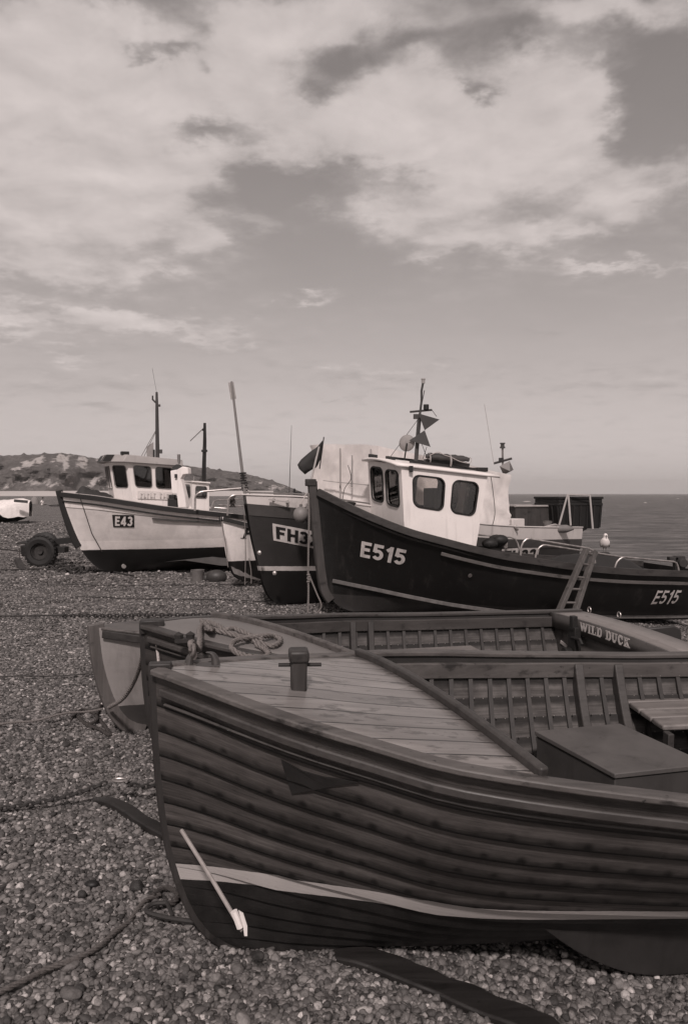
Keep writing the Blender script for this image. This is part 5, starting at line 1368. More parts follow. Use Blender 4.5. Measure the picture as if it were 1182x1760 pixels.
plate(h8, b8, .95, 1.39, z43, -.03, .235, M_signblack, .016)
reg(h8, b8, 'E43', .99, 1.35, z43, .205, paint('white_numeral', .66, .5, .08, 10), .21, .10, .022)
MB().lathe([(.001, 0), (.055, 0), (.055, .02), (.03, .025), (.001, .02)], h8.at(1.0, .16, -1, .01), Euler((R_(90), 0, R_(20))).to_matrix(), 12).build('anode', M_lgrey, b8)
m = MB(); m.tube([h8.pt(.35, 1, -1, .03), h8.at(.45, .9, -1, .03), h8.at(.55, .5, -1, .03)], .010, 5); m.build('bow_line', M_roped, b8)
# wheelhouse: five front facets, sides, back
def X8(px, d):  # local x/y from pixel column and depth
    v = Vector(((px - CX) / F * d, d, 0)); v = Matrix.Rotation(R_(-25), 3, 'Z') @ (v - Vector((-6.13, 17.2, 0))); return v.x, v.y
zb8, zt8 = 1.30, 2.36
def c8(x, y, z): return Vector((x, y, z))
plan_b = [(1.15, .33), (1.15, -.33), (1.45, -.80), (2.30, -.80), (2.30, .80), (1.45, .80)]
plan_t = [(.98, .36), (.98, -.36), (1.29, -.84), (2.33, -.84), (2.33, .84), (1.29, .84)]
ztt = lambda x: 2.42 - .055 * (x - 1.3)
wh8 = MB().box((1.85, 0, 1.32), (.8, 1.4, .05)).build('wheelhouse', M_white, b8)
nW = len(plan_b)
wins = {0: [(.08, .48, .50, .93, .06, .06), (.52, .92, .50, .93, .06, .06)], 1: [(.14, .86, .52, .94, .12, .06)], 2: [(.10, .47, .54, .95, .07, .06), (.56, .93, .54, .95, .07, .06)],
        3: [(.1, .42, .3, .92, .05, .05), (.6, .9, .45, .92, .05, .05)], 4: [(.10, .47, .54, .95, .07, .06), (.56, .93, .54, .95, .07, .06)], 5: [(.14, .86, .52, .94, .12, .06)]}
for i in range(nW):
    j = (i + 1) % nW
    q = [c8(*plan_b[i], zb8), c8(*plan_b[j], zb8 - (.05 if i == 2 else 0)), c8(*plan_t[j], ztt(plan_t[j][0])), c8(*plan_t[i], ztt(plan_t[i][0]))]
    wall_panel(q, wins[i], .03, M_white, wh8, ('front_wall', 'front_wall', 'side_wall', 'rear_wall', 'side_wall', 'front_wall')[i], M_mgrey, M_dglass, .010)
rfp = [(.82, .42), (.82, -.42), (1.16, -.96), (2.46, -.92), (2.46, .92), (1.16, .96)]
m = MB(); lo = [c8(x, y, ztt(x) - .0) for x, y in rfp]; hi = [c8(x + (.10 if x < 2 else 0), y * .96, ztt(x) + .14 + (.02 if x < 1.2 else 0)) for x, y in rfp]
m.add(lo + hi, [tuple(range(6))[::-1], tuple(range(6, 12))] + [(k, (k+1) % 6, 6 + (k+1) % 6, 6 + k) for k in range(6)]); m.build('roof', paint('roof_grey_white', .34, .5, .12, 4, .4), wh8, bevel=.015)
# black brow panels with a white letter
m = MB(); 
def brow(k, u0, u1, v0, v1, off=.008):
    a, b_ = lo[k], lo[(k+1) % 6]; c_, d_ = hi[(k+1) % 6], hi[k]
    n_ = (b_ - a).cross(d_ - a).normalized()
    f = lambda u, v: (a*(1-u) + b_*u)*(1-v) + (d_*(1-u) + c_*u)*v + n_*off
    return [f(u0, v0), f(u1, v0), f(u1, v1), f(u0, v1)], f
q, f = brow(0, .02, .98, .06, .94); m.add(q, [(0,1,2,3)]); q, f1 = brow(1, .02, .42, .06, .94); m.add(q, [(0,1,2,3)]); 
m.build('brow_panel', M_signblack, wh8, smooth=False, recalc=False)
q, f = brow(0, 0, 1, 0, 1, .016)
letters('brow_letter', 'Y', lambda u, v, l: f(.70 + .22 * u, .14 + .72 * v) + Vector((-l, 0, 0)), M_white, wh8, .2)
MB().box(hi[1].lerp(hi[2], .8) + Vector((.05, .05, .03)), (.16, .16, .07)).build('roof_vent', M_black, wh8)
bl, br = c8(1.50, -.822, 1.65), c8(2.24, -.822, 1.62)
m = MB(); m.poly([bl, br, br + Vector((0, -.03, .17)) * 1, bl + Vector((0, -.03, .17))], (0, -.012, 0)); nb8 = m.build('name_board', M_white, wh8, smooth=False)
# worn raised strokes on the name board, too weathered to read
m = MB()
for k, hgt in enumerate((.09, .10, .085, .10, .095, 0, .09, .10, .08)):
    if hgt: x = 1.56 + k * .07; m.box((x, -.866, 1.675 + hgt / 2), (.020, .008, hgt)); m.box((x + .016, -.866, 1.675 + hgt * (.2 if k % 2 else .9)), (.036, .008, .014))
m.build('worn_letters', M_white2, nb8, smooth=False)
# hauler post behind the wheelhouse
d = 17.1
ol = [(632,355),(690,345),(735,318),(785,330),(790,382),(742,388),(722,425),(735,470),(760,580),(772,680),(700,680),(690,560),(645,555)]
MB().poly([P(170 + x / 5.139, 740 + y / 5.139, d) for x, y in ol], (.05, .12, 0)).build('net_hauler', M_white, b8, world=True, smooth=False, bevel=.01)
m = MB(); m.lathe([(.001, -.05), (.12, -.05), (.09, 0), (.12, .05), (.001, .05)], P(306, 808, d + .1), Euler((R_(80), 0, 0)).to_matrix(), 14); m.box(P(302.5, 818, d - .03), (.05, .05, .08)); m.build('hauler_drum', M_black, b8, world=True)
m = MB(); m.box(P(299, 868, d + .3), (.22, .3, .30)); m.box(P(297, 856, d + .3), (.15, .2, .15)); m.build('deck_gear', M_black, b8, world=True, bevel=.03)
# mast, stays, board
d = 18.0; ms8 = MB(); ms8.tube([P(271, 790, d), P(270, 705, d), P(269.5, 674, d)], lambda t: .048 * (1 - .45 * t), 8); mt8 = ms8.build('mast', M_dgrey, b8, world=True)
m = MB(); m.tube([P(262, 686, d), P(270, 694, d)], .022, 6); m.tube([P(262.5, 680, d), P(262.5, 687, d)], .02, 6); m.tube([P(269.5, 675, d), P(262, 633, d)], .004, 4); m.box(P(276.5, 776, d), (.06, .06, .09)); m.box(P(272, 768, d), (.05, .05, .12)); m.box(P(273, 697, d), (.07, .05, .05)); m.build('mast_fittings', M_dgrey, mt8, world=True)
m = MB()
for a, b_ in (((269, 738), (241, 788)), ((269, 740), (246, 788))): m.tube([P(*a, d), P(*b_, d)], .007, 5)
m.build('stay_wires', M_mgrey, mt8, world=True)
MB().poly([P(252, 768, d), P(263.5, 760, d), P(264, 787, d), P(252.5, 787, d)], (0, .02, 0)).build('lattice_board', paint('speckled_board', .26, .6, .5, 60), mt8, world=True, smooth=False)
MB().box(P(264.8, 780, d - .05), (.035, .04, .19)).build('light_box', M_black, mt8, world=True)
MB().tube([P(307.5, 797, 17.4), P(307.5, 781, 17.4)], .035, 8).build('exhaust_pipe', M_mgrey, wh8, world=True)
# rails on the quarter
rail(b8, [(335, 878, 16.9), (335.5, 852, 16.9), (345, 845, 16.9), (422, 838.5, 17.2), (432, 850, 17.2)], .022)
rail(b8, [(364, 880, 17.4), (366, 860, 17.4), (418, 857, 17.8)], .016)
rail(b8, [(391, 886, 17.0), (392.5, 857, 17.0), (400, 851, 17.0), (420, 850.5, 17.1)], .020)
rail(b8, [(375, 868, 17.5), (418, 870, 17.8)], .016); rail(b8, [(364, 872, 17.5), (390, 874, 17.5)], .014)
m = MB()
for k in range(26):
    a = k * 2.4; m.tube([P(400 + 5 * math.cos(a), 862 + 10 * math.sin(a * 1.3), 17.1), P(400 + 5 * math.cos(a + 2.2), 862 + 10 * math.sin(a * 1.3 + 2.0), 17.15)], .010, 4)
tag(m.build('tangled_net', M_roped), 'tangle of dark netting caught on the pipe rail of the white E43 boat', 'net')
nf = MB(); rows = []
for i in range(21):
    row = []
    for k in range(13):
        u, v = i / 20, k / 12 * 2 - 1; x = .28 + 1.05 * u; env = max(0, 1 - v*v) ** .7 * (min(1, u * 6) * (1 - .62 * u))
        row.append(b8.matrix_basis @ Vector((x, v * min(h8.b(x) * .7, .30), h8.zs(x) - .06 + env * (.24 + .09 * noise.noise(Vector((x * 7, v * 4, 0))) + .05 * noise.noise(Vector((x * 17, v * 9, 3)))))))
    rows.append(row)
nf.grid(rows)
tag(nf.build('net_pile', cloth('dark_net_pile', .035, 0, 50)), 'dark net pile on the foredeck of the white E43 boat', 'net')

# ------------------------------------------------------------------ white boat behind E43: only its small wheelhouse and mast show
S9 = [0, .5, 1.2, 2.5, 4, 5.5]
h9 = Hull(5.5, S9, [.04, .45, .8, 1.0, .95, .75], ([0, 1.2, 3, 5.5], [1.30, 1.16, 1.0, .92]), ([0, 2, 5.5], [.02, 0, 0]), ([0, .1, .4, 1], [.9, .5, .2, 0]), BOW, MID, 0, 1.8, (0, .45))
b9 = thing('fishing_boat', (-6.6, 20.6, 0), 'boat hidden behind E43, its small white two-window wheelhouse and dark mast showing', 'fishing boat', (0, 0, R_(22)))
h9.shell(30, 14).build('hull', M_white2, b9); h9.deck(.1, 5.4, .05, .05, 12).build('deck', M_lgrey, b9, solid=.02)
d = 21.4
def q9(px, py, dd=0): return P(px, py, d + dd)
wh9 = MB().box(q9(338, 872, .6), (.6, .8, .05), Matrix.Rotation(R_(22), 3, 'Z')).build('wheelhouse', M_white, b9, world=True)
inv9 = b9.matrix_basis.inverted()
loc = lambda *a: inv9 @ q9(*a)
wall_panel([loc(331, 884), loc(359.5, 885, .25), loc(359.5, 831.5, .25), loc(331, 829.5)], [(.18, .86, .52, .90, .10, .09)], .03, M_white, wh9, 'side_wall', M_mgrey, M_dglass, .012)
wall_panel([loc(318, 882, .9), loc(331, 884), loc(331, 829.5), loc(312, 829, .9)], [(.12, .82, .52, .93, .12, .09)], .03, M_white, wh9, 'front_wall', M_mgrey, M_dglass, .012)
wall_panel([loc(359.5, 885, .25), loc(349, 883, 1.1), loc(349, 830, 1.1), loc(359.5, 831.5, .25)], [], .03, M_white, wh9, 'rear_wall', M_mgrey, M_dglass)
MB().poly([loc(330, 828.5, -.06), loc(362, 831, .2), loc(350, 829.5, 1.2), loc(311, 828, 1.0)], (0, 0, .035)).build('roof', M_white, wh9)
m = MB(); m.tube([q9(350, 832, .3), q9(352, 760, .3), q9(352, 727, .3)], lambda t: .062 * (1 - .4 * t), 8); mt9 = m.build('mast', M_blackp, b9, world=True)
MB().tube([q9(348, 738, .3), q9(352, 741, .3)], .03, 6).build('cleat', M_blackp, mt9, world=True); m = MB(); m.box(q9(351.5, 775, .3), (.15, .1, .06)); m.box(q9(351, 773, .25), (.07, .07, .12)); m.build('mast_band', M_blackp, mt9, world=True)
MB().tube([q9(350, 736, .3), q9(327, 758, .3)], .014, 5).build('boom_wire', M_mgrey, mt9, world=True)
MB().tube([q9(332, 829, .0), q9(334, 818, 0)], .010, 5).build('aerial', M_lgrey, wh9, world=True)


# ------------------------------------------------------------------ trailer behind the bow of E43
def gz(p, lift=0.0): p = Vector(p); p.z = ground(p.x, p.y) + lift; return p
def onground(px, py, lift=0.0):
    d = 1.5; best = None
    while d < 200:
        p = P(px, py, d)
        if p.z <= ground(p.x, p.y): return gz(p, lift)
        d *= 1.004
    return gz(P(px, py, d), lift)
tw = onground(72, 974); d = tw.y
tr = thing('trailer', tw, 'old dark boat trailer with one big wheel showing in front of E43', 'trailer')
sc_ = d / F
c = P(71, 948, d)
MT = Matrix.Rotation(R_(90), 3, 'X')
rw = 27 * sc_
wheel = MB(); wheel.lathe([(.56*rw, -.30*rw), (.80*rw, -.34*rw), (.95*rw, -.30*rw), (1.0*rw, -.18*rw), (1.0*rw, .18*rw), (.95*rw, .30*rw), (.80*rw, .34*rw), (.56*rw, .30*rw), (.54*rw, 0)], c, MT, 28)
tread = MB()
for k in range(26):
    a = k / 26 * 6.2832; wheel.box(c + Vector((math.cos(a) * rw, 0, math.sin(a) * rw)), (.06*rw, .56*rw, .10*rw), Matrix.Rotation(-a, 3, 'Y'))
wo = MB().lathe([(.001, .16*rw), (.16*rw, .18*rw), (.20*rw, .05*rw), (.40*rw, .08*rw), (.50*rw, .22*rw), (.56*rw, .20*rw), (.56*rw, -.2*rw), (.001, -.2*rw)], c, MT, 24)
wl = wheel.build('wheel', M_black, tr, world=True, smooth=False); wo.build('rim', M_rust, wl, world=True)
wheel2 = MB(); c2 = Vector((c.x * (1 + 1.35 / d) + .08, c.y + 1.35, c.z + .02)); wheel2.lathe([(.3*rw, -.30*rw), (.80*rw, -.34*rw), (1.0*rw, -.22*rw), (1.0*rw, .22*rw), (.80*rw, .34*rw), (.3*rw, .30*rw)], c2, MT, 24); wheel2.build('wheel', M_black, tr, world=True)
fr = MB(); B = lambda px, py, dd=0: P(px, py, d + dd)
fr.sweep([B(56, 935, .25), B(90, 932, .2), B(132, 927, .05)], .10, .14); fr.sweep([B(56, 934, 1.1), B(132, 926, 1.1)], .10, .12); fr.sweep([c + Vector((.02, .1, .04)), c2 + Vector((0, -.1, .04))], .10, .10)
fr.sweep([B(44, 934, .2), B(64, 928, .7), B(95, 926.5, .8)], .5, .03)
fr.box(B(104, 944.5, .2), (.32, .3, .14))
fr.build('chassis', paint('rust_black_chassis', .018, .7, .4, 9), tr, world=True, bevel=.01)
MB().poly([B(35, 938, .1), B(48, 938, .0), B(51, 957, .0), B(37, 956, .1)], (0, .5, 0)).build('tail_box', M_black, tr, world=True, bevel=.02)
MB().sweep([B(30, 962, -.5), B(40, 982, -.75)], .13, .10).build('prop_board', paint('old_board', .045, .8, .4, 9), tr, world=True)
m = MB(); m.tube(catmull([B(34, 942, -.1), B(34.5, 955, -.3), B(37, 965, -.5), B(44, 972, -.6)], 5), .012, 6); m.build('hanging_cable', M_roped, tr, world=True)
# rusty shackle heap between trailer and bow
jk = MB()
for k, (px, py) in enumerate(((97, 980), (105, 976), (112, 984), (124, 983), (133, 982), (142, 985), (128, 987), (118, 980))):
    p = onground(px, py, .05); jk.tube([p + Vector((.16 * math.cos(a + k), .10 * math.sin(a + k), .06 * math.sin(2 * a + k))) for a in np.linspace(0, 5.0, 12)], .024, 6)
tag(jk.build('scrap_heap', M_rust), 'rusty scrap of chain and iron on the shingle under the bow of E43', 'scrap iron')
# bucket under E43
bc = onground(340, 1000); bt = thing('bucket', bc, 'grey bucket on the shingle under the white E43 hull', 'bucket')
k = bc.y / F; M_bk = paint('old_bucket', .15, .7, .2, 9, .5)
MB().lathe([(.001, 0), (9.5*k, 0), (11.5*k, 19*k), (12*k, 20*k), (10.5*k, 20*k), (9*k, 3*k), (.001, 3*k)], bc, n=20).build('pail', M_bk, bt, world=True)
MB().tube([bc + Vector((11*k*math.cos(a), -4*k, 19*k - 6*k*math.sin(a))) for a in np.linspace(0, math.pi, 12)], .5*k, 5).build('handle', M_steel, bt, world=True)
p = onground(372, 1000); MB_ = MB(); MB_.ball(p + Vector((0, 0, .09)), (.22, .16, .15), nu=12, nv=8); MB_.ball(p + Vector((-.2, .05, .06)), (.12, .12, .1), nu=10, nv=6)
tag(MB_.build('sandbag', M_dgrey), 'dark lumpy bag on the shingle beside the grey bucket', 'bag')

# ------------------------------------------------------------------ far left: covered boat, person, tent
cb = onground(20, 899); dcb = cb.y
vb = thing('covered_boat', cb, 'beached boat under a white tarpaulin at the left edge, far up the beach', 'boat')
Q = lambda px, py, dd=0: P(px, py, dcb + dd)
Hv = Hull(6.0, [0, .6, 1.5, 3, 6], [.05, .5, .9, 1.1, .8], ([0, 2, 6], [1.15, .9, .85]), ([0, 2, 6], [.1, 0, 0]), ([0, .2, 1], [1.0, .4, 0]), BOW, MID, 0, 1.8, (0, .5))
mm = Hv.shell(24, 12); Mv = Matrix.Translation(Q(56, 899)) @ Matrix.Rotation(R_(172), 4, 'Z')
mm.v = [Mv @ q for q in mm.v]; mm.build('hull', paint('dark_hull', .013, .6, .3, 3), vb, world=True)
rows = []
for i in range(25):
    x = .1 + 5.9 * i / 24; row = []
    for kk in range(17):
        v = kk / 16 * 2 - 1; y = (Hv.b(x) + .06) * max(-1, min(1, v * 1.45)); drop = max(0, abs(v) - .69) / .31
        zz = Hv.zs(x) + .42 * (1 - min(1, abs(v * 1.45)) ** 1.5) * min(1, (x + .3)) - drop * (.30 + .45 * sstep(1.9, .9, x) + .1 * noise.noise(Vector((x * 2, v, 0)))) + .05 * noise.noise(Vector((x * 3, v * 5, 1)))
        row.append(Mv @ Vector((x, y * (1 + .05 * noise.noise(Vector((x * 5, v * 2, 4)))), zz + .05)))
    rows.append(row)
MB().grid(rows).build('tarpaulin', M_tarp, vb, world=True)
MB().sweep([Q(25, 860.5, -1.15), Q(48, 862.5, -1.0)], .16, .16).build('spar', M_dgrey, vb, world=True)
m = MB(); m.sweep([Q(20, 900, -1), Q(50, 897.5, -1)], .3, .2); m.sweep([Q(-10, 897, .2), Q(30, 896, .2)], .3, .3); m.build('chock', M_black, vb, world=True)
tp = onground(60, 866.3); dt = tp.y
tt = thing('beach_tent', tp, 'small grey dome beach tent far up the beach beside the covered boat', 'tent')
k = dt / F; m = MB(); rows = []
for j in range(7):
    a = j / 6 * math.pi / 2; rows.append([tp + Vector((7.5*k*math.cos(a)*math.cos(b_)*(1 + .04 * math.cos(3*b_)), 7*k*math.cos(a)*math.sin(b_), 13*k*math.sin(a))) for b_ in np.linspace(0, 6.283, 19)[:-1]])
m.grid(rows, cv=True).build('canopy', paint('tent_cloth', .21, .8, .1, 2), tt, world=True)
pp0 = onground(74, 869); k = pp0.y / F * 1.0
pe = thing('person', pp0, 'person in a pale top sitting on the far beach with legs stretched out', 'person')
def pc(x, y, z): return pp0 + Vector((x, y, z)) * (k / .0724)
kk = (k / .0724)
bm = bpy.data.meshes.new('body')
joints = [(0,0,.12), (-.05,0,.38), (-.03,0,.58), (0,0,.70), (.02,0,.80), (-.05,-.20,.55), (-.20,-.26,.30), (-.30,-.28,.05), (-.05,.20,.55), (-.20,.26,.30), (-.30,.28,.05),
          (.08,-.10,.12), (.50,-.12,.26), (.92,-.12,.08), (1.04,-.12,.16), (.08,.10,.12), (.52,.12,.22), (.95,.12,.08), (1.06,.12,.16)]
edges = [(0,1),(1,2),(2,3),(3,4),(2,5),(5,6),(6,7),(2,8),(8,9),(9,10),(0,11),(11,12),(12,13),(13,14),(0,15),(15,16),(16,17),(17,18)]
rad = [.15,.14,.13,.06,.07,.06,.045,.04,.06,.045,.04,.085,.065,.05,.04,.085,.065,.05,.04]
bm.from_pydata([tuple(pc(*j) - pp0) for j in joints], edges, [])
ob = bpy.data.objects.new('body', bm); COL.objects.link(ob); ob.parent = pe
sk = ob.modifiers.new('skin', 'SKIN'); ly = bm.skin_vertices[0] if bm.skin_vertices else None
if ly is None:
    bmx = bmesh.new(); bmx.from_mesh(bm); bmx.verts.layers.skin.verify(); bmx.to_mesh(bm); bmx.free(); ly = bm.skin_vertices[0]
for v_, r_ in zip(ly.data, rad): v_.radius = (r_ * kk, r_ * kk)
ly.data[0].use_root = True
ob.modifiers.new('smooth', 'SUBSURF').levels = 1
bm.materials.append(paint('skin_and_shorts', .16, .7, .1, 5))
MB().ball(pc(.03, 0, .92), (.09*kk, .085*kk, .12*kk), nu=12, nv=9).build('head', paint('skin', .28, .7, .05, 5), pe, world=True)
MB().ball(pc(.0, 0, .955), (.115*kk, .105*kk, .12*kk), nu=12, nv=9).build('hair', M_black, pe, world=True)
m = MB(); m.lathe([(.17*kk, .08*kk), (.165*kk, .2*kk), (.16*kk, .35*kk), (.165*kk, .5*kk), (.15*kk, .6*kk), (.08*kk, .67*kk)], pc(-.04, 0, 0), Euler((0, R_(-3), 0)).to_matrix(), 14)
for sy in (-1, 1): m.tube([pc(-.04, sy*.13, .58), pc(-.07, sy*.21, .52), pc(-.13, sy*.235, .42)], .075*kk, 8)
m.build('shirt', M_white, pe, world=True)
p = onground(96, 870.5); MB_ = MB(); MB_.ball(p + Vector((0, 0, .12)), (1.0, .3, .16), nu=12, nv=8); MB_.ball(p + Vector((.5, 0, .2)), (.35, .3, .2), nu=10, nv=8)
tag(MB_.build('beach_bag', M_dgrey), 'dark bags lying on the far beach right of the seated person', 'bags')

# ------------------------------------------------------------------ wires, chains, ropes on the beach
def wire(name, pts, r, mat, label, cat, lift=.012, n=14):
    pp_ = [onground(*q) for q in pts]; out_ = []
    for a, b_ in zip(pp_, pp_[1:]):
        for k in range(n): out_.append(gz(a.lerp(b_, k / n), lift + .008 * noise.noise(Vector((a.x + k, a.y, 0)))))
    out_.append(gz(pp_[-1], lift)); return tag(MB().tube(out_, r, 6).build(name, mat), label, cat)
def chain(pts, r, name, label, lift=.02, size=.05):
    m = MB(); pts = catmull(pts, 8); L = 0; acc_ = 0
    pos = [pts[0]]
    for a, b_ in zip(pts, pts[1:]):
        seg = (b_ - a).length; t = size * .72 - acc_
        while t < seg: pos.append(a.lerp(b_, t / seg)); t += size * .72
        acc_ = seg - (t - size * .72)
    for i, p in enumerate(pos[:-1]):
        t = (pos[i+1] - p).normalized(); sd_ = t.cross(Vector((0, 0, 1))).normalized(); up = sd_.cross(t)
        if i % 2: sd_, up = up, sd_
        m.tube([p + t * size * .5 * math.cos(a) + sd_ * size * .27 * math.sin(a) for a in np.linspace(0, 6.2832, 11)[:-1]], r, 5, closed=True)
    return tag(m.build(name, M_rust), label, 'chain')
wire('ground_wire', [(-20, 1064.5), (110, 1065)], .011, M_rust, 'dark wire running in from the left edge to the chain behind the small boats', 'wire', .05)
chain([gz(onground(105 + k * 34, 1065 - .3 * k), .05) for k in range(9)], .010, 'mooring_chain', 'rusty chain across the shingle just behind the three small boats', .05, .075)
wire('ground_wire', [(-20, 1170), (178, 1167)], .006, M_rust, 'thin wire ending at the stem of the pale grey boat', 'wire', .04)
wire('ground_wire', [(-20, 944), (60, 951)], .018, M_rust, 'dark cable on the shingle left of the trailer wheel', 'wire', .03)
wire('ground_wire', [(-20, 982), (80, 980), (190, 984), (230, 992)], .018, M_rust, 'dark cable running past the trailer to the keel of E43', 'wire', .03)
wire('ground_wire', [(120, 1006), (260, 1008), (420, 1006)], .016, M_rust, 'dark cable lying on the shingle in front of E43', 'wire', .01)
wire('ground_wire', [(130, 1028), (300, 1032), (455, 1036), (500, 1030)], .008, M_rust, 'thin cable leading to the forefoot of the dark grey boat', 'wire', .02)
# rope and hook at the stem of the pale boat
a = onground(-20, 1258, .04); b_ = onground(176, 1237, .10)
rp = MB(); rp.rope([a.lerp(b_, k / 12) + Vector((0, 0, .01 * math.sin(k) - .015)) for k in range(13)], .009, 7)
tag(rp.build('mooring_rope', M_rope), 'pale rope running in from the left edge to the stem of the pale grey boat', 'rope')
st = MB(); q0 = onground(174, 1237, .12); st.tube([q0, q0 + Vector((.14, .02, .0))], .009, 6)
tag(st.build('steel_pin', M_steel), 'bright steel pin at the end of the rope under the pale grey stem', 'pin')
rp = MB()
for k, pts in enumerate((((122, 1242), (140, 1228), (160, 1230), (168, 1245), (150, 1250), (135, 1240)), ((150, 1252), (172, 1262), (190, 1270), (182, 1258), (170, 1240)), ((176, 1200), (173, 1220), (166, 1235)))):
    rp.rope(catmull([onground(x, y, .022 + .012 * (i % 2)) for i, (x, y) in enumerate(pts)], 6), .013, 7)
tag(rp.build('tangled_rope', M_roped), 'dark tangled rope on the shingle at the foot of the pale grey boat', 'rope')
# rope slung from the dark boat's stem to the pale boat's forefoot
p0 = P(258, 1090, 4.52); p1 = P(193, 1213, 5.72); pts = []
for k in range(21):
    t = k / 20; px = 258 + (193 - 258) * t; pts.append(None)
ctrl = [(258, 1090, 4.50), (247, 1120, 4.75), (239, 1150, 5.0), (226, 1180, 5.25), (210, 1202, 5.45), (192, 1213, 5.66), (188, 1216, 5.72)]
rp = MB(); rp.rope(catmull([P(*q) for q in ctrl], 8), .015, 7)
tag(rp.build('bow_painter', M_rope), 'rope slung from the dark clinker stem down to the pale grey stem', 'rope')
MB_ = MB(); MB_.tube(catmull([P(269.5, 1098, 4.43), P(269, 1108, 4.42), P(272, 1130, 4.40), P(273.5, 1158, 4.38)], 5), .008, 6)
tag(MB_.build('white_cord', M_ropew), 'short white cord hanging beside the stem of the dark clinker boat', 'cord')
MB_ = MB(); MB_.box(P(277, 1304, 4.50), (.02, .03, .05)); 
# rope on the grey foredeck: from the fairlead over the gap, then coiled
inv2 = W2.inverted()
def dk(px, py, lift=.018):
    z = .97
    for _ in range(6):
        q = L2(px, py, z); x = min(max(q.x, .05), 2.5); bb = max(h2_.b(x), .05); qq = min(1, abs(q.y) / bb)
        z = h2_.zs(x) + .016 + .028 * (1 - qq * qq) * min(1, 2 * x / .8) + lift
    return W2 @ L2(px, py, z)
fl_top = W1 @ (fl + Vector((-.02, .01, .085)))
pts = [W1 @ (fl + Vector((-.01, -.0, .03))), fl_top, P(341, 1118, 3.62), P(344, 1098, 3.95), P(343, 1084, 4.25), dk(347, 1075, .03), dk(352, 1072, .03)]
rp = MB(); rp.rope(catmull(pts, 8), .015, 7)
coil = [(350, 1071), (365, 1081), (392, 1088), (420, 1096), (445, 1104), (466, 1110), (478, 1106), (482, 1098), (470, 1093), (448, 1094), (425, 1096), (404, 1102), (398, 1112), (408, 1122), (430, 1129), (452, 1130), (462, 1124), (455, 1115), (440, 1107)]
rp.rope(catmull([dk(x, y, .018 + .018 * (1 if 9 <= i <= 12 else 0)) for i, (x, y) in enumerate(coil)], 8), .015, 7)
coil2 = [(352, 1068), (372, 1074), (388, 1083), (402, 1080), (418, 1086), (436, 1094), (452, 1098)]
rp.rope(catmull([dk(x, y, .030) for x, y in coil2], 8), .015, 7)
for k in range(6): rp.rope([dk(346 + k * 1.5, 1066 + k * 3, .02), dk(352 + k * 2, 1070 + k * 2.4, .055), dk(360 + k * 1.5, 1077 + k, .02)], .012, 7)
tag(rp.build('coiled_rope', M_rope), 'thick rope coiled on the grey foredeck of WILD DUCK and led to the nearest bow', 'rope')

# ------------------------------------------------------------------ foreground pieces on the shingle
def timber(name, pts, wd, ht, label, sink=.02):
    m = MB(); pp_ = catmull([onground(*q) for q in pts], 8)
    pp_ = [p + Vector((0, 0, ht / 2 - sink)) for p in pp_]; n_ = len(pp_)
    pp_ = [p + Vector((0, 0, .008 * noise.noise(Vector((p.x * 6, p.y * 6, 1))))) for p in pp_]
    m.sweep(pp_, wd, ht, taper=lambda t: min(1, .35 + 4 * t, .5 + 4 * (1 - t)) * (1 + .14 * noise.noise(Vector((t * 9, wd * 50, 0)))))
    return tag(m.build(name, M_tim, bevel=.008), label, 'timber')
M_tim = wood('wet_black_timber', .010, .030, .6, .45)
timber('skid_timber', [(158, 1376), (205, 1392), (245, 1420), (300, 1452), (360, 1490)], .075, .07, 'dark half buried timber under the chain left of the nearest bow', .03)
timber('skid_timber', [(560, 1640), (640, 1658), (720, 1690), (800, 1722), (905, 1765), (980, 1800)], .12, .07, 'wet dark skid timber running out from under the nearest boat to the bottom edge', .042)
pa = [onground(-25, 1405, .03), onground(60, 1398, .05), onground(130, 1390, .08), onground(190, 1382, .13)]
chain(pa, .006, 'mooring_chain', 'dark chain from the left edge to the shackle on the half buried timber', .02, .045)
pa = [onground(222, 1384, .12), onground(255, 1380, .09), onground(300, 1372, .10)]
chain(pa, .006, 'mooring_chain', 'short dark chain between the shackle and the nearest stem', .02, .045)
sc = onground(206, 1384, .14); m = MB(); m.tube([sc + Vector((.04 * math.cos(a), .022 * math.sin(a), 0)) for a in np.linspace(.4, 5.9, 14)], .007, 7); m.tube([sc + Vector((.045, -.03, 0)), sc + Vector((.05, .03, 0))], .008, 7)
tag(m.build('shackle', M_steel), 'bright steel shackle joining the chains above the half buried timber', 'shackle')
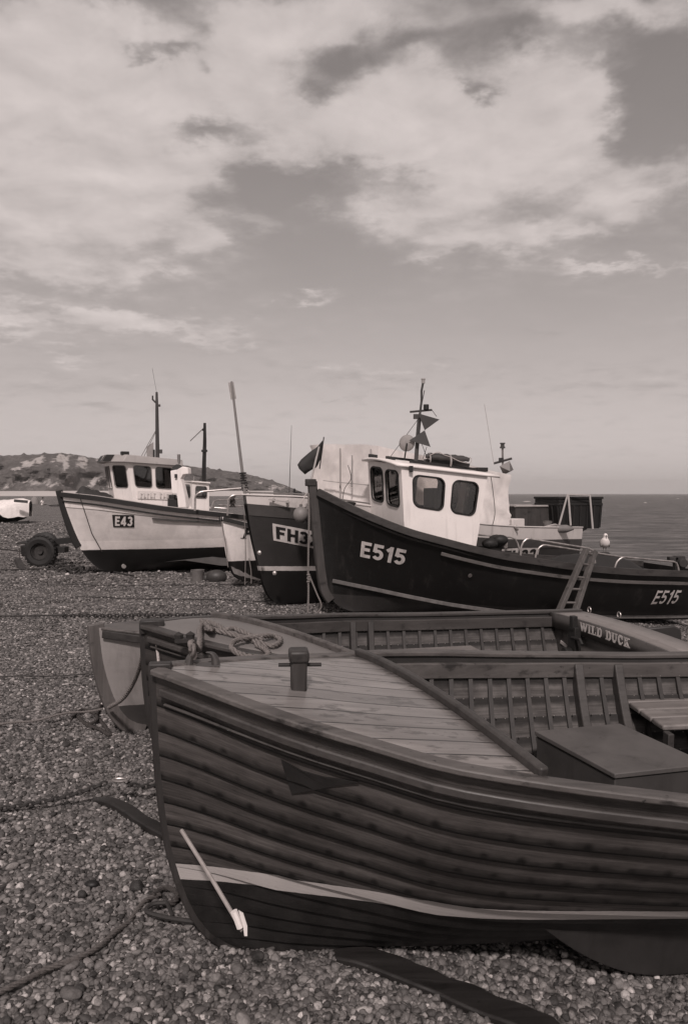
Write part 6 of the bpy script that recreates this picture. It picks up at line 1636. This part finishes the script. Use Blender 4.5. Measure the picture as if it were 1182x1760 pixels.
# thick rope bottom left
pts = [onground(x, y, l) for x, y, l in ((-30, 1728, .02), (20, 1712, .028), (80, 1684, .030), (130, 1664, .030), (170, 1640, .026), (200, 1612, .02), (222, 1590, .012), (236, 1572, .014), (252, 1556, .022), (275, 1546, .02))]
rp = MB(); rp.rope(catmull(pts, 10), .011, 7); tag(rp.build('thick_rope', ropemat('weathered_thick_rope', .12)), 'thick weathered rope half buried in pebbles at the bottom left', 'rope')
rp = MB(); rp.rope(catmull([onground(x, y, .03) for x, y in ((262, 1552), (285, 1540), (305, 1548), (300, 1565), (280, 1568))], 8), .012, 7); tag(rp.build('rope_end', M_roped), 'frayed dark rope end by the forefoot of the nearest boat', 'rope')
m = MB(); m.tube(catmull([onground(x, y, l) for x, y, l in ((288, 1572, .05), (262, 1576, .05), (252, 1586, .045), (275, 1593, .04), (320, 1600, .04), (400, 1606, .035), (470, 1608, .03))], 8), .010, 7)
m.tube([onground(286, 1572, .055), onground(297, 1588, .03)], .008, 6)
tag(m.build('strop_loop', M_rust), 'dark wire strop loop sticking out from under the nearest bow', 'strop')
sr = onground(158, 1526, .012); tag(MB().ball(sr, (.034, .024, .018), nu=14, nv=10).build('dark_stone', paint('black_stone', .012, .5, .2, 30)), 'single black stone on the pebbles left of the nearest bow', 'stone')
# stick with white tape leaning on the bow
A0 = P(312, 1427, 2.93); A1 = P(408, 1580, 2.66)
tk = thing('taped_stick', P(412, 1606, 2.72), 'thin pale stick with white tape at its lower end leaning on the nearest bow', 'stick')
MB().tube([A0, A0.lerp(A1, .5), P(417, 1600, 2.66)], .0075, 8).build('stick', wood('pale_stick', .22, .36, .2, .6, 'Z'), tk, world=True)
m = MB(); m.tube([P(402, 1566, 2.655), P(408, 1580, 2.655), P(413, 1594, 2.655)], .0125, 8); m.poly([P(410, 1565, 2.645), P(418, 1570, 2.645), P(425, 1592, 2.645), P(425, 1609, 2.645), P(420, 1609, 2.645), P(418, 1592, 2.645)], (0, .004, 0))
m.build('white_tape', M_white, tk, world=True, smooth=False)

# ------------------------------------------------------------------ sea air
hz_m = bpy.data.materials.new('sea_air'); hz_m.use_nodes = True; hn = NT(hz_m.node_tree); hn.n.remove(hn.n['Principled BSDF'])
pvn = hn.new('ShaderNodeVolumePrincipled'); pvn.inputs['Color'].default_value = G(.98, .5) + (1,); pvn.inputs['Density'].default_value = 0.00011; pvn.inputs['Anisotropy'].default_value = 0.2
hn.l.new(pvn.outputs[0], hn.n['Material Output'].inputs['Volume'])
hzb = MB().box((0, 3000, 47), (9000, 6200, 110)).build('haze', hz_m, smooth=False)
tag(hzb, 'thin sea haze', 'haze', None, 'stuff')
#PART5
